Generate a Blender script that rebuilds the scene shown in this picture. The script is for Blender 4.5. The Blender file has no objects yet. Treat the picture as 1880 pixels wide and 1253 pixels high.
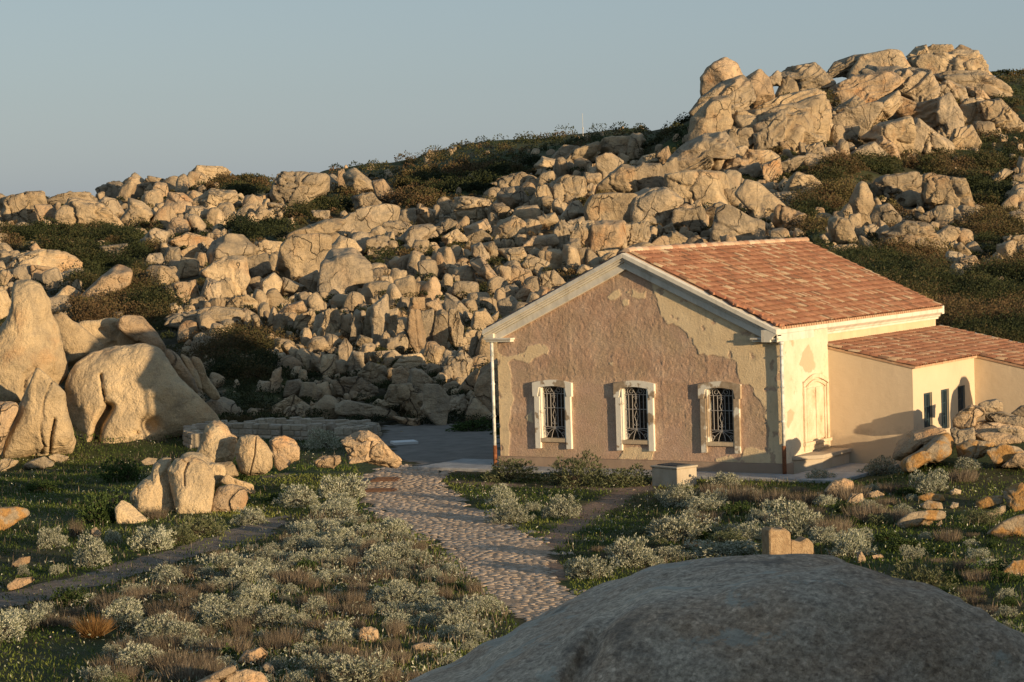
import bpy, bmesh, math, random
import numpy as np
from mathutils import Vector, Matrix
SC = bpy.context.scene
COL = SC.collection

# ------------------------------------------------------------------ camera
CAM = np.array([40.163, -64.628, 7.812]); YAW, PIT, ROL, FOC = -0.546, 0.051, -0.031, 4506.7
_F = np.array([math.sin(YAW)*math.cos(PIT), math.cos(YAW)*math.cos(PIT), -math.sin(PIT)])
_R0 = np.array([math.cos(YAW), -math.sin(YAW), 0.0]); _U0 = np.cross(_R0, _F)
_R = _R0*math.cos(ROL)+_U0*math.sin(ROL); _U = -_R0*math.sin(ROL)+_U0*math.cos(ROL)
# NOTE on sign: solved so that world verticals lean like the photograph's
cd = bpy.data.cameras.new('camera'); cam = bpy.data.objects.new('camera', cd); COL.objects.link(cam)
cd.sensor_width = 36; cd.lens = FOC*36/1880; cd.clip_start = 0.1; cd.clip_end = 9000
cam.matrix_world = Matrix(((_R[0], _U[0], -_F[0], CAM[0]), (_R[1], _U[1], -_F[1], CAM[1]), (_R[2], _U[2], -_F[2], CAM[2]), (0, 0, 0, 1)))
SC.camera = cam

# ------------------------------------------------------------------ light
SUN_EL, SUN_AZ = math.radians(6.2), math.radians(-15.5)     # azimuth of the sun in the xy plane
sdir = Vector((math.cos(SUN_AZ)*math.cos(SUN_EL), math.sin(SUN_AZ)*math.cos(SUN_EL), math.sin(SUN_EL)))
sl = bpy.data.lights.new('sun', 'SUN'); sl.energy = 5.0; sl.angle = math.radians(0.5); sl.color = (1.0, 0.74, 0.44)
so = bpy.data.objects.new('sun', sl); COL.objects.link(so); so.rotation_euler = sdir.to_track_quat('Z', 'Y').to_euler()
so.location = (0, 0, 60)
w = bpy.data.worlds.new('World'); SC.world = w; w.use_nodes = True
nt = w.node_tree; nt.nodes.clear()
out = nt.nodes.new('ShaderNodeOutputWorld'); bg = nt.nodes.new('ShaderNodeBackground'); sky = nt.nodes.new('ShaderNodeTexSky')
sky.sky_type = 'NISHITA'; sky.sun_disc = False; sky.sun_elevation = SUN_EL
sky.sun_rotation = math.pi/2-SUN_AZ
sky.air_density = 1.0; sky.dust_density = .8; sky.ozone_density = 1.3
hs = nt.nodes.new('ShaderNodeHueSaturation'); hs.inputs['Saturation'].default_value = 0.62
mxs = nt.nodes.new('ShaderNodeMix'); mxs.data_type = 'RGBA'; mxs.inputs[0].default_value = .62; mxs.inputs[7].default_value = (1.22, 1.83, 2.54, 1)
nt.links.new(sky.outputs[0], hs.inputs['Color']); nt.links.new(hs.outputs[0], mxs.inputs[6]); nt.links.new(mxs.outputs[2], bg.inputs[0]); bg.inputs[1].default_value = 0.14
nt.links.new(bg.outputs[0], out.inputs[0])
SC.view_settings.view_transform = 'Standard'; SC.view_settings.look = 'None'
SC.view_settings.exposure = 0.35; SC.view_settings.gamma = 1
SC.cycles.max_bounces = 5; SC.cycles.use_denoising = True

# ------------------------------------------------------------------ projection helpers
def ray(x, y): return _F+_R*((x-940)/FOC)-_U*((y-626.5)/FOC)
def plane_hit(x, y, ax, v):
    d = ray(x, y); return CAM+d*((v-CAM[ax])/d[ax])
def project(P):
    d = np.asarray(P, float)-CAM; z = d@_F
    z = np.where(np.abs(z) < 1e-3, 1e-3, z)
    return 940+FOC*(d@_R)/z, 626.5-FOC*(d@_U)/z, z
FH = np.array([math.sin(YAW), math.cos(YAW)])
RH = np.array([math.cos(YAW), -math.sin(YAW)])

# ------------------------------------------------------------------ noise
def _h(ix, iy, iz, s):
    n = (ix*374761393+iy*668265263+iz*2147483647+s*974634777) & 0xffffffff
    n = ((n ^ (n >> 13))*1274126177) & 0xffffffff
    n = ((n ^ (n >> 16))*2246822519) & 0xffffffff
    return ((n ^ (n >> 15)) & 0xffffff)/float(0xffffff)
def vnoise(P, s=0):
    P = np.asarray(P, float); i = np.floor(P).astype(np.int64); f = P-i; f = f*f*(3-2*f)
    r = 0
    for dx in (0, 1):
        wx = f[:, 0] if dx else 1-f[:, 0]
        for dy in (0, 1):
            wy = f[:, 1] if dy else 1-f[:, 1]
            for dz in (0, 1):
                wz = f[:, 2] if dz else 1-f[:, 2]
                r = r+wx*wy*wz*_h(i[:, 0]+dx, i[:, 1]+dy, i[:, 2]+dz, s)
    return r*2-1
def fbm(P, s=0, o=4, g=0.5):
    P = np.asarray(P, float); r = 0; a = 1; t = 0
    for k in range(o):
        r = r+a*vnoise(P*(2**k)+7.3*k, s+k); t += a; a *= g
    return r/t
def sm(a, b, x):
    t = np.clip((x-a)/(b-a), 0, 1); return t*t*(3-2*t)
def inpoly(px, py, poly):
    c = np.zeros(np.shape(px), bool); n = len(poly)
    for i in range(n):
        x1, y1 = poly[i]; x2, y2 = poly[(i+1) % n]
        if y1 == y2: continue
        m = ((y1 > py) != (y2 > py)) & (px < (x2-x1)*(py-y1)/(y2-y1)+x1); c ^= m
    return c
def polydist(px, py, poly, closed=True):
    d = np.full(np.shape(px), 1e9); n = len(poly)
    for i in range(n if closed else n-1):
        x1, y1 = poly[i]; x2, y2 = poly[(i+1) % n]; dx, dy = x2-x1, y2-y1
        t = np.clip(((px-x1)*dx+(py-y1)*dy)/(dx*dx+dy*dy+1e-12), 0, 1)
        d = np.minimum(d, np.hypot(px-x1-t*dx, py-y1-t*dy))
    return d

# ------------------------------------------------------------------ objects
def mesh_from(name, V, Fc, smooth=True, mat=None, attrs=None):
    """Fc: (n,k) int array or list of such arrays"""
    me = bpy.data.meshes.new(name)
    if not isinstance(Fc, list): Fc = [Fc]
    Fc = [np.asarray(f, np.int32) for f in Fc if len(f)]
    V = np.asarray(V, np.float32)
    me.vertices.add(len(V)); me.vertices.foreach_set('co', V.ravel())
    tot = np.concatenate([np.full(len(f), f.shape[1], np.int32) for f in Fc])
    idx = np.concatenate([f.ravel() for f in Fc])
    st = np.concatenate([[0], np.cumsum(tot)[:-1]]).astype(np.int32)
    me.loops.add(len(idx)); me.loops.foreach_set('vertex_index', idx)
    me.polygons.add(len(tot)); me.polygons.foreach_set('loop_start', st); me.polygons.foreach_set('loop_total', tot)
    me.polygons.foreach_set('use_smooth', np.full(len(tot), smooth, bool))
    if attrs:
        for k, a in attrs.items():
            at = me.attributes.new(k, 'FLOAT', 'POINT'); at.data.foreach_set('value', np.asarray(a, np.float32))
    me.update(calc_edges=True); me.validate()
    if mat: me.materials.append(mat)
    return me
def link(name, me, parent=None, mw=None):
    o = bpy.data.objects.new(name, me); COL.objects.link(o)
    if parent is not None: o.parent = parent
    if mw is not None: o.matrix_world = mw
    return o
def tag(o, label=None, cat=None, group=None, kind=None):
    if label: o['label'] = label
    if cat: o['category'] = cat
    if group: o['group'] = group
    if kind: o['kind'] = kind
    return o
def empty(name, loc=(0, 0, 0)):
    o = bpy.data.objects.new(name, None); COL.objects.link(o); o.location = loc; o.empty_display_size = .3; return o
class MB:
    def __init__(s): s.v = []; s.f = {}; s.n = 0
    def add(s, V, F):
        V = np.asarray(V, float).reshape(-1, 3); s.v.append(V)
        for f in F:
            s.f.setdefault(len(f), []).append([i+s.n for i in f])
        s.n += len(V)
    def box(s, a, b):
        (x0, y0, z0), (x1, y1, z1) = a, b
        s.add([(x0, y0, z0), (x1, y0, z0), (x1, y1, z0), (x0, y1, z0), (x0, y0, z1), (x1, y0, z1), (x1, y1, z1), (x0, y1, z1)],
              [(0, 3, 2, 1), (4, 5, 6, 7), (0, 1, 5, 4), (1, 2, 6, 5), (2, 3, 7, 6), (3, 0, 4, 7)])
    def prism(s, pts, axis, v0, v1):
        """extrude a 2-D outline; axis 1: outline is (x,z), axis 0: (y,z), axis 2: (x,y)"""
        def P(p, v): return (p[0], v, p[1]) if axis == 1 else ((v, p[0], p[1]) if axis == 0 else (p[0], p[1], v))
        n = len(pts); s.add([P(p, v0) for p in pts]+[P(p, v1) for p in pts],
                            [tuple(range(n)), tuple(range(2*n-1, n-1, -1))]+[(i, n+i, n+(i+1) % n, (i+1) % n) for i in range(n)])
    def loft(s, A, B):
        n = len(A); s.add(list(A)+list(B), [tuple(range(n)), tuple(range(2*n-1, n-1, -1))]+[(i, n+i, n+(i+1) % n, (i+1) % n) for i in range(n)])
    def tube(s, pts, r, k=6):
        pts = [Vector(p) for p in pts]; rings = []
        rr = r if isinstance(r, (list, tuple)) else [r]*len(pts)
        for i, p in enumerate(pts):
            t = (pts[min(i+1, len(pts)-1)]-pts[max(i-1, 0)]).normalized()
            a = t.cross(Vector((0, 1, 0.02)));
            if a.length < .1: a = t.cross(Vector((1, 0, 0)))
            a.normalize(); b = t.cross(a)
            rings.append([p+(a*math.cos(j*2*math.pi/k)+b*math.sin(j*2*math.pi/k))*rr[i] for j in range(k)])
        V = [q for g in rings for q in g]; F = []
        for i in range(len(rings)-1):
            for j in range(k): F.append((i*k+j, i*k+(j+1) % k, (i+1)*k+(j+1) % k, (i+1)*k+j))
        F.append(tuple(range(k))[::-1]); F.append(tuple(range((len(rings)-1)*k, len(rings)*k)))
        s.add([tuple(v) for v in V], F)
    def build(s, name, mat, parent=None, smooth=False, bevel=0, attrs=None):
        me = mesh_from(name, np.concatenate(s.v), list(s.f.values()), smooth, mat, attrs)
        bm = bmesh.new(); bm.from_mesh(me); bmesh.ops.recalc_face_normals(bm, faces=bm.faces)
        if bevel: bmesh.ops.bevel(bm, geom=bm.edges[:], offset=bevel, segments=1, affect='EDGES')
        bm.to_mesh(me); bm.free()
        return link(name, me, parent)

# ------------------------------------------------------------------ materials
class M:
    def __init__(s, name, rough=.9):
        s.m = bpy.data.materials.new(name); s.m.use_nodes = True; s.t = s.m.node_tree; s.p = s.t.nodes['Principled BSDF']
        s.p.inputs['Roughness'].default_value = rough; s.p.inputs['Specular IOR Level'].default_value = .2
        s.pos = None
    def n(s, t, **k):
        x = s.t.nodes.new(t)
        for a, b in k.items():
            if a in x.inputs: x.inputs[a].default_value = b
            else: setattr(x, a, b)
        return x
    def l(s, a, b): s.t.links.new(a, b)
    def P(s):
        if s.pos is None: s.pos = s.n('ShaderNodeNewGeometry')
        return s.pos
    def scaled(s, sx, sy, sz, rot=None):
        m = s.n('ShaderNodeMapping'); m.inputs['Scale'].default_value = (sx, sy, sz)
        if rot: m.inputs['Rotation'].default_value = rot
        s.l(s.P().outputs['Position'], m.inputs[0]); return m.outputs[0]
    def noise(s, scale, detail=4, rough=.55, vec=None):
        x = s.n('ShaderNodeTexNoise'); x.inputs['Scale'].default_value = scale; x.inputs['Detail'].default_value = detail; x.inputs['Roughness'].default_value = rough
        s.l(vec if vec is not None else s.P().outputs['Position'], x.inputs['Vector']); return x.outputs[0]
    def vor(s, scale, vec=None, feat='F1'):
        x = s.n('ShaderNodeTexVoronoi'); x.feature = feat; x.inputs['Scale'].default_value = scale
        s.l(vec if vec is not None else s.P().outputs['Position'], x.inputs['Vector']); return x
    def ramp(s, inp, stops, interp='LINEAR'):
        r = s.n('ShaderNodeValToRGB'); e = r.color_ramp.elements; r.color_ramp.interpolation = interp
        for i, (p, c) in enumerate(stops):
            if i > 1: e.new(p)
        for i, (p, c) in enumerate(stops):
            e[i].position = p; e[i].color = (*c, 1) if isinstance(c, tuple) else (c, c, c, 1)
        s.l(inp, r.inputs[0]); return r.outputs[0]
    def mix(s, f, a, b, mode='MIX'):
        x = s.n('ShaderNodeMix'); x.data_type = 'RGBA'; x.blend_type = mode
        for v, i in ((f, 0), (a, 6), (b, 7)):
            if isinstance(v, (int, float)): x.inputs[i].default_value = v
            elif isinstance(v, tuple): x.inputs[i].default_value = (*v, 1)
            else: s.l(v, x.inputs[i])
        return x.outputs[2]
    def math(s, op, a, b=0.0):
        x = s.n('ShaderNodeMath'); x.operation = op
        for v, i in ((a, 0), (b, 1)):
            if isinstance(v, (int, float)): x.inputs[i].default_value = v
            else: s.l(v, x.inputs[i])
        return x.outputs[0]
    def attr(s, name):
        x = s.n('ShaderNodeAttribute'); x.attribute_name = name; return x.outputs['Fac']
    def objrand(s): return s.n('ShaderNodeObjectInfo').outputs['Random']
    def island(s): return s.P().outputs['Random Per Island']
    def bump(s, h, dist, strength=1.0, prev=None):
        b = s.n('ShaderNodeBump'); b.inputs['Distance'].default_value = dist; b.inputs['Strength'].default_value = strength
        s.l(h, b.inputs['Height'])
        if prev is not None: s.l(prev, b.inputs['Normal'])
        s.l(b.outputs[0], s.p.inputs['Normal']); return b.outputs[0]
    def col(s, c):
        if isinstance(c, tuple): s.p.inputs['Base Color'].default_value = (*c, 1)
        else: s.l(c, s.p.inputs['Base Color'])
    def transl(s, f=.3):
        """leaf material: some light passes through"""
        t = s.n('ShaderNodeBsdfTranslucent'); mx = s.n('ShaderNodeMixShader'); mx.inputs[0].default_value = f
        src = s.p.inputs['Base Color'].links
        if src: s.l(src[0].from_socket, t.inputs[0])
        else: t.inputs[0].default_value = s.p.inputs['Base Color'].default_value
        o = s.t.nodes['Material Output']; s.l(s.p.outputs[0], mx.inputs[1]); s.l(t.outputs[0], mx.inputs[2]); s.l(mx.outputs[0], o.inputs[0])

def granite(name, base, tint, orange=.25, scale=1.0, rand='obj', grain=1.0, joints=0.0):
    m = M(name, .92)
    r = m.objrand() if rand == 'obj' else m.island()
    c = m.ramp(m.noise(.55*scale, 5, .6), [(.3, base), (.72, tint)])
    g = m.ramp(m.noise(1.3*scale, 6, .68), [(.46, 0.0), (.68, 1.0)])
    c = m.mix(m.math('MULTIPLY', g, .6), c, (.2, .17, .125))                  # grey lichen
    o = m.ramp(m.noise(.42*scale+.13, 4, .6, m.scaled(1, 1, 1, (1, 2, 3))), [(.54, 0.0), (.72, 1.0)])
    c = m.mix(m.math('MULTIPLY', o, orange), c, (.46, .2, .06))
    st = m.ramp(m.noise(1.1*scale, 5, .6, m.scaled(2.2, 2.2, .35)), [(.55, 0.0), (.75, .5)])
    c = m.mix(st, c, (.17, .15, .13))                                            # run-off streaks
    v = m.ramp(r, [(0, .78), (1, 1.18)]); c = m.mix(1.0, c, v, 'MULTIPLY')
    gr = m.noise(26*grain, 2, .7); c = m.mix(.45, c, m.ramp(gr, [(.35, .55), (.6, 1.12)]), 'MULTIPLY')
    jl = None
    if joints:
        nv = m.n('ShaderNodeTexNoise'); nv.inputs['Scale'].default_value = .9; nv.inputs['Detail'].default_value = 4; m.l(m.P().outputs['Position'], nv.inputs['Vector'])
        va = m.n('ShaderNodeVectorMath'); va.operation = 'MULTIPLY_ADD'; va.inputs[1].default_value = (.5, .5, .5); m.l(nv.outputs['Color'], va.inputs[0]); m.l(m.scaled(.62, .62, .36, (.25, .15, .4)), va.inputs[2])
        vd = m.vor(1.0, va.outputs[0], 'DISTANCE_TO_EDGE').outputs['Distance']
        jl = m.ramp(vd, [(0, 0.0), (.018, 1.0)]); jm = m.ramp(m.noise(.5, 3), [(.42, 1.0), (.6, 0.0)]); jl = m.math('MAXIMUM', jl, jm)
        c = m.mix(joints, c, m.mix(1.0, c, m.ramp(jl, [(0, .3), (1, 1.0)]), 'MULTIPLY'))
    m.col(c)
    h = m.math('ADD', m.math('MULTIPLY', m.noise(3*scale, 6, .62), 1.0), m.math('MULTIPLY', m.noise(13*grain, 3, .6), .22))
    if joints: h = m.math('ADD', h, m.math('MULTIPLY', m.noise(1.1, 5, .6, m.scaled(1, 1, 2.2, (.3, .5, .2))), 1.6))
    if jl is not None: h = m.math('ADD', h, m.math('MULTIPLY', jl, 1.1))
    m.bump(h, .16/scale)
    return m.m
# ------------------------------------------------------------------ terrain: heights on a (bearing, distance) table
TC = {
 -300: [(95, 760), (110, 640), (130, 540), (155, 480), (185, 430), (215, 385), (250, 370)],
 0: [(92, 775), (105, 690), (120, 600), (145, 520), (160, 470), (185, 425), (215, 378)],
 120: [(92, 775), (103, 700), (118, 610), (142, 520), (162, 465), (190, 418), (225, 368)],
 200: [(92, 775), (100, 712), (118, 620), (140, 525), (165, 460), (195, 412), (240, 364), (275, 354)],
 300: [(92, 775), (100, 722), (116, 625), (140, 520), (168, 445), (200, 395), (250, 345), (280, 336)],
 400: [(92, 775), (100, 730), (115, 620), (140, 515), (180, 420), (230, 350), (280, 325)],
 500: [(92, 778), (100, 735), (113, 620), (138, 510), (172, 430), (215, 365), (270, 333)],
 600: [(93, 785), (100, 740), (112, 625), (135, 520), (165, 440), (205, 385), (270, 340), (330, 317)],
 700: [(93, 785), (100, 735), (110, 625), (133, 510), (160, 440), (190, 395), (260, 335), (350, 305)],
 800: [(93, 780), (103, 700), (115, 595), (135, 505), (160, 435), (187, 392), (250, 335), (420, 281)],
 900: [(93, 780), (104, 690), (117, 590), (137, 495), (163, 415), (190, 368), (250, 320), (430, 261)],
 1000: [(93, 770), (105, 670), (120, 570), (140, 485), (165, 405), (192, 340), (210, 316), (340, 272), (430, 251)],
 1100: [(93, 760), (107, 640), (124, 540), (143, 465), (167, 385), (190, 320), (215, 285), (300, 262), (430, 248)],
 1200: [(93, 740), (110, 610), (130, 505), (150, 435), (170, 370), (200, 300), (230, 258), (320, 246), (430, 239)],
 1280: [(93, 720), (110, 600), (130, 500), (150, 437), (180, 345), (205, 250), (222, 215), (260, 228)],
 1350: [(93, 715), (105, 620), (128, 500), (150, 440), (180, 345), (205, 245), (225, 175), (260, 195)],
 1450: [(93, 700), (105, 610), (125, 510), (150, 430), (180, 345), (208, 250), (232, 185), (262, 200)],
 1520: [(93, 690), (105, 600), (125, 505), (150, 425), (180, 335), (210, 245), (235, 165), (262, 190)],
 1620: [(93, 685), (105, 600), (125, 515), (150, 440), (180, 350), (205, 290), (232, 215), (262, 130), (290, 140)],
 1720: [(93, 680), (105, 605), (125, 520), (150, 445), (180, 365), (205, 305), (235, 225), (265, 140), (290, 132)],
 1810: [(93, 675), (105, 605), (125, 525), (150, 455), (180, 375), (210, 300), (240, 220), (275, 150), (300, 140)],
 1900: [(93, 675), (105, 605), (125, 525), (150, 460), (180, 380), (210, 300), (240, 225), (280, 160), (300, 140)],
 2200: [(93, 675), (105, 605), (125, 530), (150, 470), (180, 400), (210, 340), (250, 260), (300, 200)],
}
_us = sorted(TC); RL = np.linspace(math.log(2), math.log(6000), 420)
def _column(u, L):
    pts = [(2, 5.4), (6, 5.3), (12, 4.0), (20, 2.3), (30, .95), (38, .15 if u < 1300 else .5)]
    right = max(0, min(1, (u-1250)/700))
    pts += [(46, .0+.5*right), (60, .0+.35*right), (68, .0+.9*right*right), (76, 1.35*right**3), (87, .0)]
    if u < 420: pts[-2:] = [(78, -.15), (88, -.5*min(1, (420-u)/150)+.0)]
    if u > 1600:
        w = min(1, (u-1600)/90); pts = [q for q in pts if q[0] < 58]+[(61, .12), (64.5, .25+.1*w), (66.5, .25+.35*w), (68.6, .25+.55*w), (71, .15+.85*w), (72.5, .15+.8*w), (74.5, .4*w), (78, .2), (87, 0)]
    for (D, py) in L:
        pts.append((D, CAM[2]+D*ray(u, py)[2]))
    Dl, zl = pts[-1]; pts += [(Dl*1.12, zl-.6), (Dl*1.4, zl-3), (Dl*2, zl*.4), (max(900, Dl*2.3), 0), (6000, -2)]
    x = [math.log(a) for a, b in pts]; return np.interp(RL, x, [b for a, b in pts])
TZ0 = np.array([_column(u, TC[u]) for u in _us])
UU = np.arange(-300, 2201, 10.0)
TZ = np.empty((len(UU), len(RL)))
for j in range(len(RL)): TZ[:, j] = np.interp(UU, _us, TZ0[:, j])
def _sm1(A, ax, k):
    ker = np.exp(-np.linspace(-2, 2, 2*k+1)**2/1.2); ker /= ker.sum()
    pad = [(0, 0), (0, 0)]; pad[ax] = (k, k); B = np.pad(A, pad, mode='edge'); out = 0
    for i, c in enumerate(ker): out = out+c*np.take(B, range(i, i+A.shape[ax]), axis=ax)
    return out
TZ = _sm1(_sm1(TZ, 0, 3), 1, 2)
#BAKE
SCRUB = [  # photograph-space outlines of the slopes that carry scrub instead of rock
 [(560, 322), (600, 300), (700, 285), (870, 245), (960, 235), (1100, 225), (1275, 215), (1262, 255), (1180, 258), (1000, 292), (960, 316), (870, 352), (790, 378), (722, 395), (735, 345), (700, 322), (640, 312)],
 [(0, 422), (180, 428), (290, 440), (280, 490), (255, 560), (300, 560), (320, 600), (240, 590), (150, 560), (140, 500), (80, 452), (0, 455)],
 [(360, 350), (420, 322), (500, 330), (520, 345), (430, 365)], [(540, 395), (600, 350), (640, 352), (650, 380), (560, 402), (500, 440), (430, 440), (420, 420)],
 [(1500, 345), (1480, 320), (1540, 290), (1700, 288), (1760, 262), (1860, 240), (2300, 200), (2300, 330), (1880, 300), (1840, 310), (1700, 318), (1560, 330)],
 [(1480, 466), (1560, 462), (1700, 455), (1740, 470), (1760, 520), (1850, 480), (2300, 450), (2300, 660), (1740, 650), (1700, 600)],
 [(1820, 110), (1850, 110), (2300, 100), (2300, 230), (1880, 235), (1840, 170)],
 [(1440, 385), (1560, 340), (1600, 350), (1500, 400), (1520, 430), (1480, 440)], [(1760, 330), (1860, 310), (1850, 400), (1880, 470), (1780, 440), (1800, 380)],
 [(380, 640), (480, 620), (540, 700), (500, 750), (420, 740)], [(120, 560), (200, 520), (330, 550), (290, 590), (160, 600)],
 [(1150, 275), (1260, 250), (1270, 285), (1200, 300)]]
def rockmask(px, py):
    s = np.zeros(np.shape(px), bool)
    for P in SCRUB: s |= inpoly(px, py, P)
    return ~s
def _terr0(x, y, rough=True):
    x = np.asarray(x, float); y = np.asarray(y, float); sh = x.shape; x = x.ravel(); y = y.ravel()
    dx, dy = x-CAM[0], y-CAM[1]; f = dx*FH[0]+dy*FH[1]; r = dx*RH[0]+dy*RH[1]
    D = np.hypot(f, r); ang = np.arctan2(r, f); u = 940+FOC*np.tan(np.clip(ang, -.35, .35)); u = np.clip(u, -299, 2199)
    iu = (u+300)/10; i0 = np.floor(iu).astype(int); fu = iu-i0
    ir = np.clip((np.log(np.maximum(D, 2.01))-RL[0])/(RL[1]-RL[0]), 0, len(RL)-1.001); j0 = np.floor(ir).astype(int); fr = ir-j0
    z = (TZ[i0, j0]*(1-fu)*(1-fr)+TZ[i0+1, j0]*fu*(1-fr)+TZ[i0, j0+1]*(1-fu)*fr+TZ[i0+1, j0+1]*fu*fr)
    if rough:
        P = np.stack([x, y, np.zeros_like(x)], 1)
        a = sm(88, 120, D); near = sm(36, 44, D)*(1-sm(82, 92, D))
        z = z+a*(.9*fbm(P/14, 3, 3)+.3*fbm(P/4.5, 5, 2))+near*(.12*fbm(P/8, 9, 2)+.015*fbm(P/1.5, 12, 2))
    # level ground the house stands on
    k = 0
    for (xa, xb, ya_, yb_, wd) in ((-11, 12.4, -4, 15, 2.2), (12, 19, 6, 15, 3)):
        ex = np.maximum(np.maximum(xa-x, x-xb), 0); ey = np.maximum(np.maximum(ya_-y, y-yb_), 0); k = np.maximum(k, 1-sm(0, wd, np.hypot(ex, ey)))
    z = z*(1-k)
    return z.reshape(sh)
# bake it, roughness included, into one fine table
U2 = np.arange(-290, 2191, 4.0); L2 = np.linspace(math.log(3), math.log(5900), 1000)
_uu, _ll = np.meshgrid(U2, L2, indexing='ij'); _an = np.arctan((_uu-940)/FOC); _D = np.exp(_ll)
TB = _terr0(CAM[0]+_D*(np.cos(_an)*FH[0]+np.sin(_an)*RH[0]), CAM[1]+_D*(np.cos(_an)*FH[1]+np.sin(_an)*RH[1]))
def terr(x, y, rough=True):
    x = np.asarray(x, float); y = np.asarray(y, float); sh = x.shape; x = x.ravel(); y = y.ravel()
    dx, dy = x-CAM[0], y-CAM[1]; f = dx*FH[0]+dy*FH[1]; r = dx*RH[0]+dy*RH[1]
    D = np.hypot(f, r); ang = np.arctan2(r, f); u = np.clip(940+FOC*np.tan(np.clip(ang, -.35, .35)), -289, 2185)
    iu = (u+290)/4; i0 = np.floor(iu).astype(int); fu = iu-i0
    ir = np.clip((np.log(np.maximum(D, 3.01))-L2[0])/(L2[1]-L2[0]), 0, 998.999); j0 = np.floor(ir).astype(int); fr = ir-j0
    return (TB[i0, j0]*(1-fu)*(1-fr)+TB[i0+1, j0]*fu*(1-fr)+TB[i0, j0+1]*(1-fu)*fr+TB[i0+1, j0+1]*fu*fr).reshape(sh)
def hit(px, py, lo=14, hi=700, n=1500, rough=False):
    """where the ray through a photo pixel meets the ground"""
    d = ray(px, py); t = np.exp(np.linspace(math.log(lo), math.log(hi), n)); P = CAM+t[:, None]*d
    g = P[:, 2]-terr(P[:, 0], P[:, 1], rough)
    b = np.nonzero(g <= 0)[0]
    if len(b) == 0:
        m = (t > 150) & (t < 480); k = np.argmin(np.where(m, g, 1e9)); return P[k], False
    k = max(b[0], 1); a = g[k-1]/(g[k-1]-g[k]+1e-9); return P[k-1]*(1-a)+P[k]*a, True
def hits(px, py, **k): return np.array([hit(a, b, **k)[0] for a, b in zip(px, py)])

# ground mesh: fine in the view, coarse behind the camera, out to the horizon
az = np.concatenate([np.linspace(-math.pi, -.55, 50)[:-1], np.linspace(-.55, -.24, 30)[:-1], np.linspace(-.24, .24, 420), np.linspace(.24, .55, 30)[1:], np.linspace(.55, math.pi, 50)[1:]])
rr = np.concatenate([np.exp(np.linspace(math.log(.5), math.log(34), 60))[:-1], np.exp(np.linspace(math.log(34), math.log(480), 380))[:-1], np.exp(np.linspace(math.log(480), math.log(6000), 40))])
A, Rr = np.meshgrid(az, rr, indexing='ij')
GX = CAM[0]+Rr*(np.cos(A)*FH[0]+np.sin(A)*RH[0]); GY = CAM[1]+Rr*(np.cos(A)*FH[1]+np.sin(A)*RH[1])
GZ = terr(GX, GY)
pts = np.stack([GX.ravel(), GY.ravel(), GZ.ravel()], 1)
ppx, ppy, pz = project(pts)
front = (pz > 1)
rk = (rockmask(ppx, ppy) & front & (Rr.ravel() > 90)).astype(float)
rk = rk.reshape(A.shape); rk = _sm1(_sm1(rk, 0, 2), 1, 2)
# broken bedrock relief in the rocky parts
vn = np.abs(fbm(pts/2.2, 31, 4)).ravel(); blk = fbm(pts/np.array([1.6, 1.6, 3.0]), 44, 3)
GZ = GZ+(rk.ravel()*(-.25+.38*blk-.35*vn)).reshape(A.shape)
GV = np.stack([GX.ravel(), GY.ravel(), GZ.ravel()], 1)
na, nr = A.shape; ii = np.arange(na-1)[:, None]*nr+np.arange(nr-1)[None]; ii = ii.ravel()
GF = np.stack([ii, ii+nr, ii+nr+1, ii+1], 1)
# worn soil and rust-coloured trails on the near ground
WORN = [([(1000, 1005), (1040, 975), (1095, 935), (1150, 905), (1190, 892)], 24), ([(830, 885), (980, 893), (1130, 898), (1290, 905)], 9),
        ([(900, 940), (1000, 1020), (1030, 1060)], 8), ([(480, 880), (540, 868), (640, 870)], 7), ([(1560, 870), (1620, 862)], 12), ([(1200, 905), (1330, 900)], 8)]
wz = np.zeros(len(GV))
for P, wd in WORN:
    Q = hits([p[0] for p in P], [p[1] for p in P])[:, :2]
    wm = wd*Q.shape[0]/Q.shape[0]*np.hypot(*(Q[0]-CAM[:2]))/FOC*1.6
    dd = polydist(GV[:, 0], GV[:, 1], [tuple(q) for q in Q], closed=False)
    wz = np.maximum(wz, 1-sm(wm*.4, wm*1.3, dd+.5*fbm(GV/1.3, 77, 2)))
g = M('ground_soil', .95)
soil = g.ramp(g.noise(.9, 6, .65), [(.3, (.05, .036, .02)), (.55, (.085, .055, .03)), (.75, (.16, .11, .065))])
green = g.ramp(g.noise(2.2, 6, .7), [(.3, (.02, .034, .01)), (.55, (.055, .072, .018)), (.8, (.11, .115, .035))])
big = g.ramp(g.noise(.16, 4, .6), [(.42, 0.0), (.6, 1.0)])
c = g.mix(g.math('MULTIPLY', big, .55), green, soil)
wr = g.ramp(g.noise(5, 5, .7), [(.3, (.19, .115, .075)), (.7, (.34, .235, .165))])
c = g.mix(g.attr('worn'), c, wr)
rc = g.ramp(g.noise(1.1, 6, .65), [(.35, (.03, .03, .015)), (.52, (.07, .058, .033)), (.72, (.22, .175, .12))])
c = g.mix(g.attr('rock'), c, rc); g.col(c); g.bump(g.noise(6, 6, .7), .1)
ground = link('ground', mesh_from('ground', GV, GF, True, g.m, {'rock': rk.ravel(), 'worn': wz})); tag(ground, kind='structure')

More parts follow.
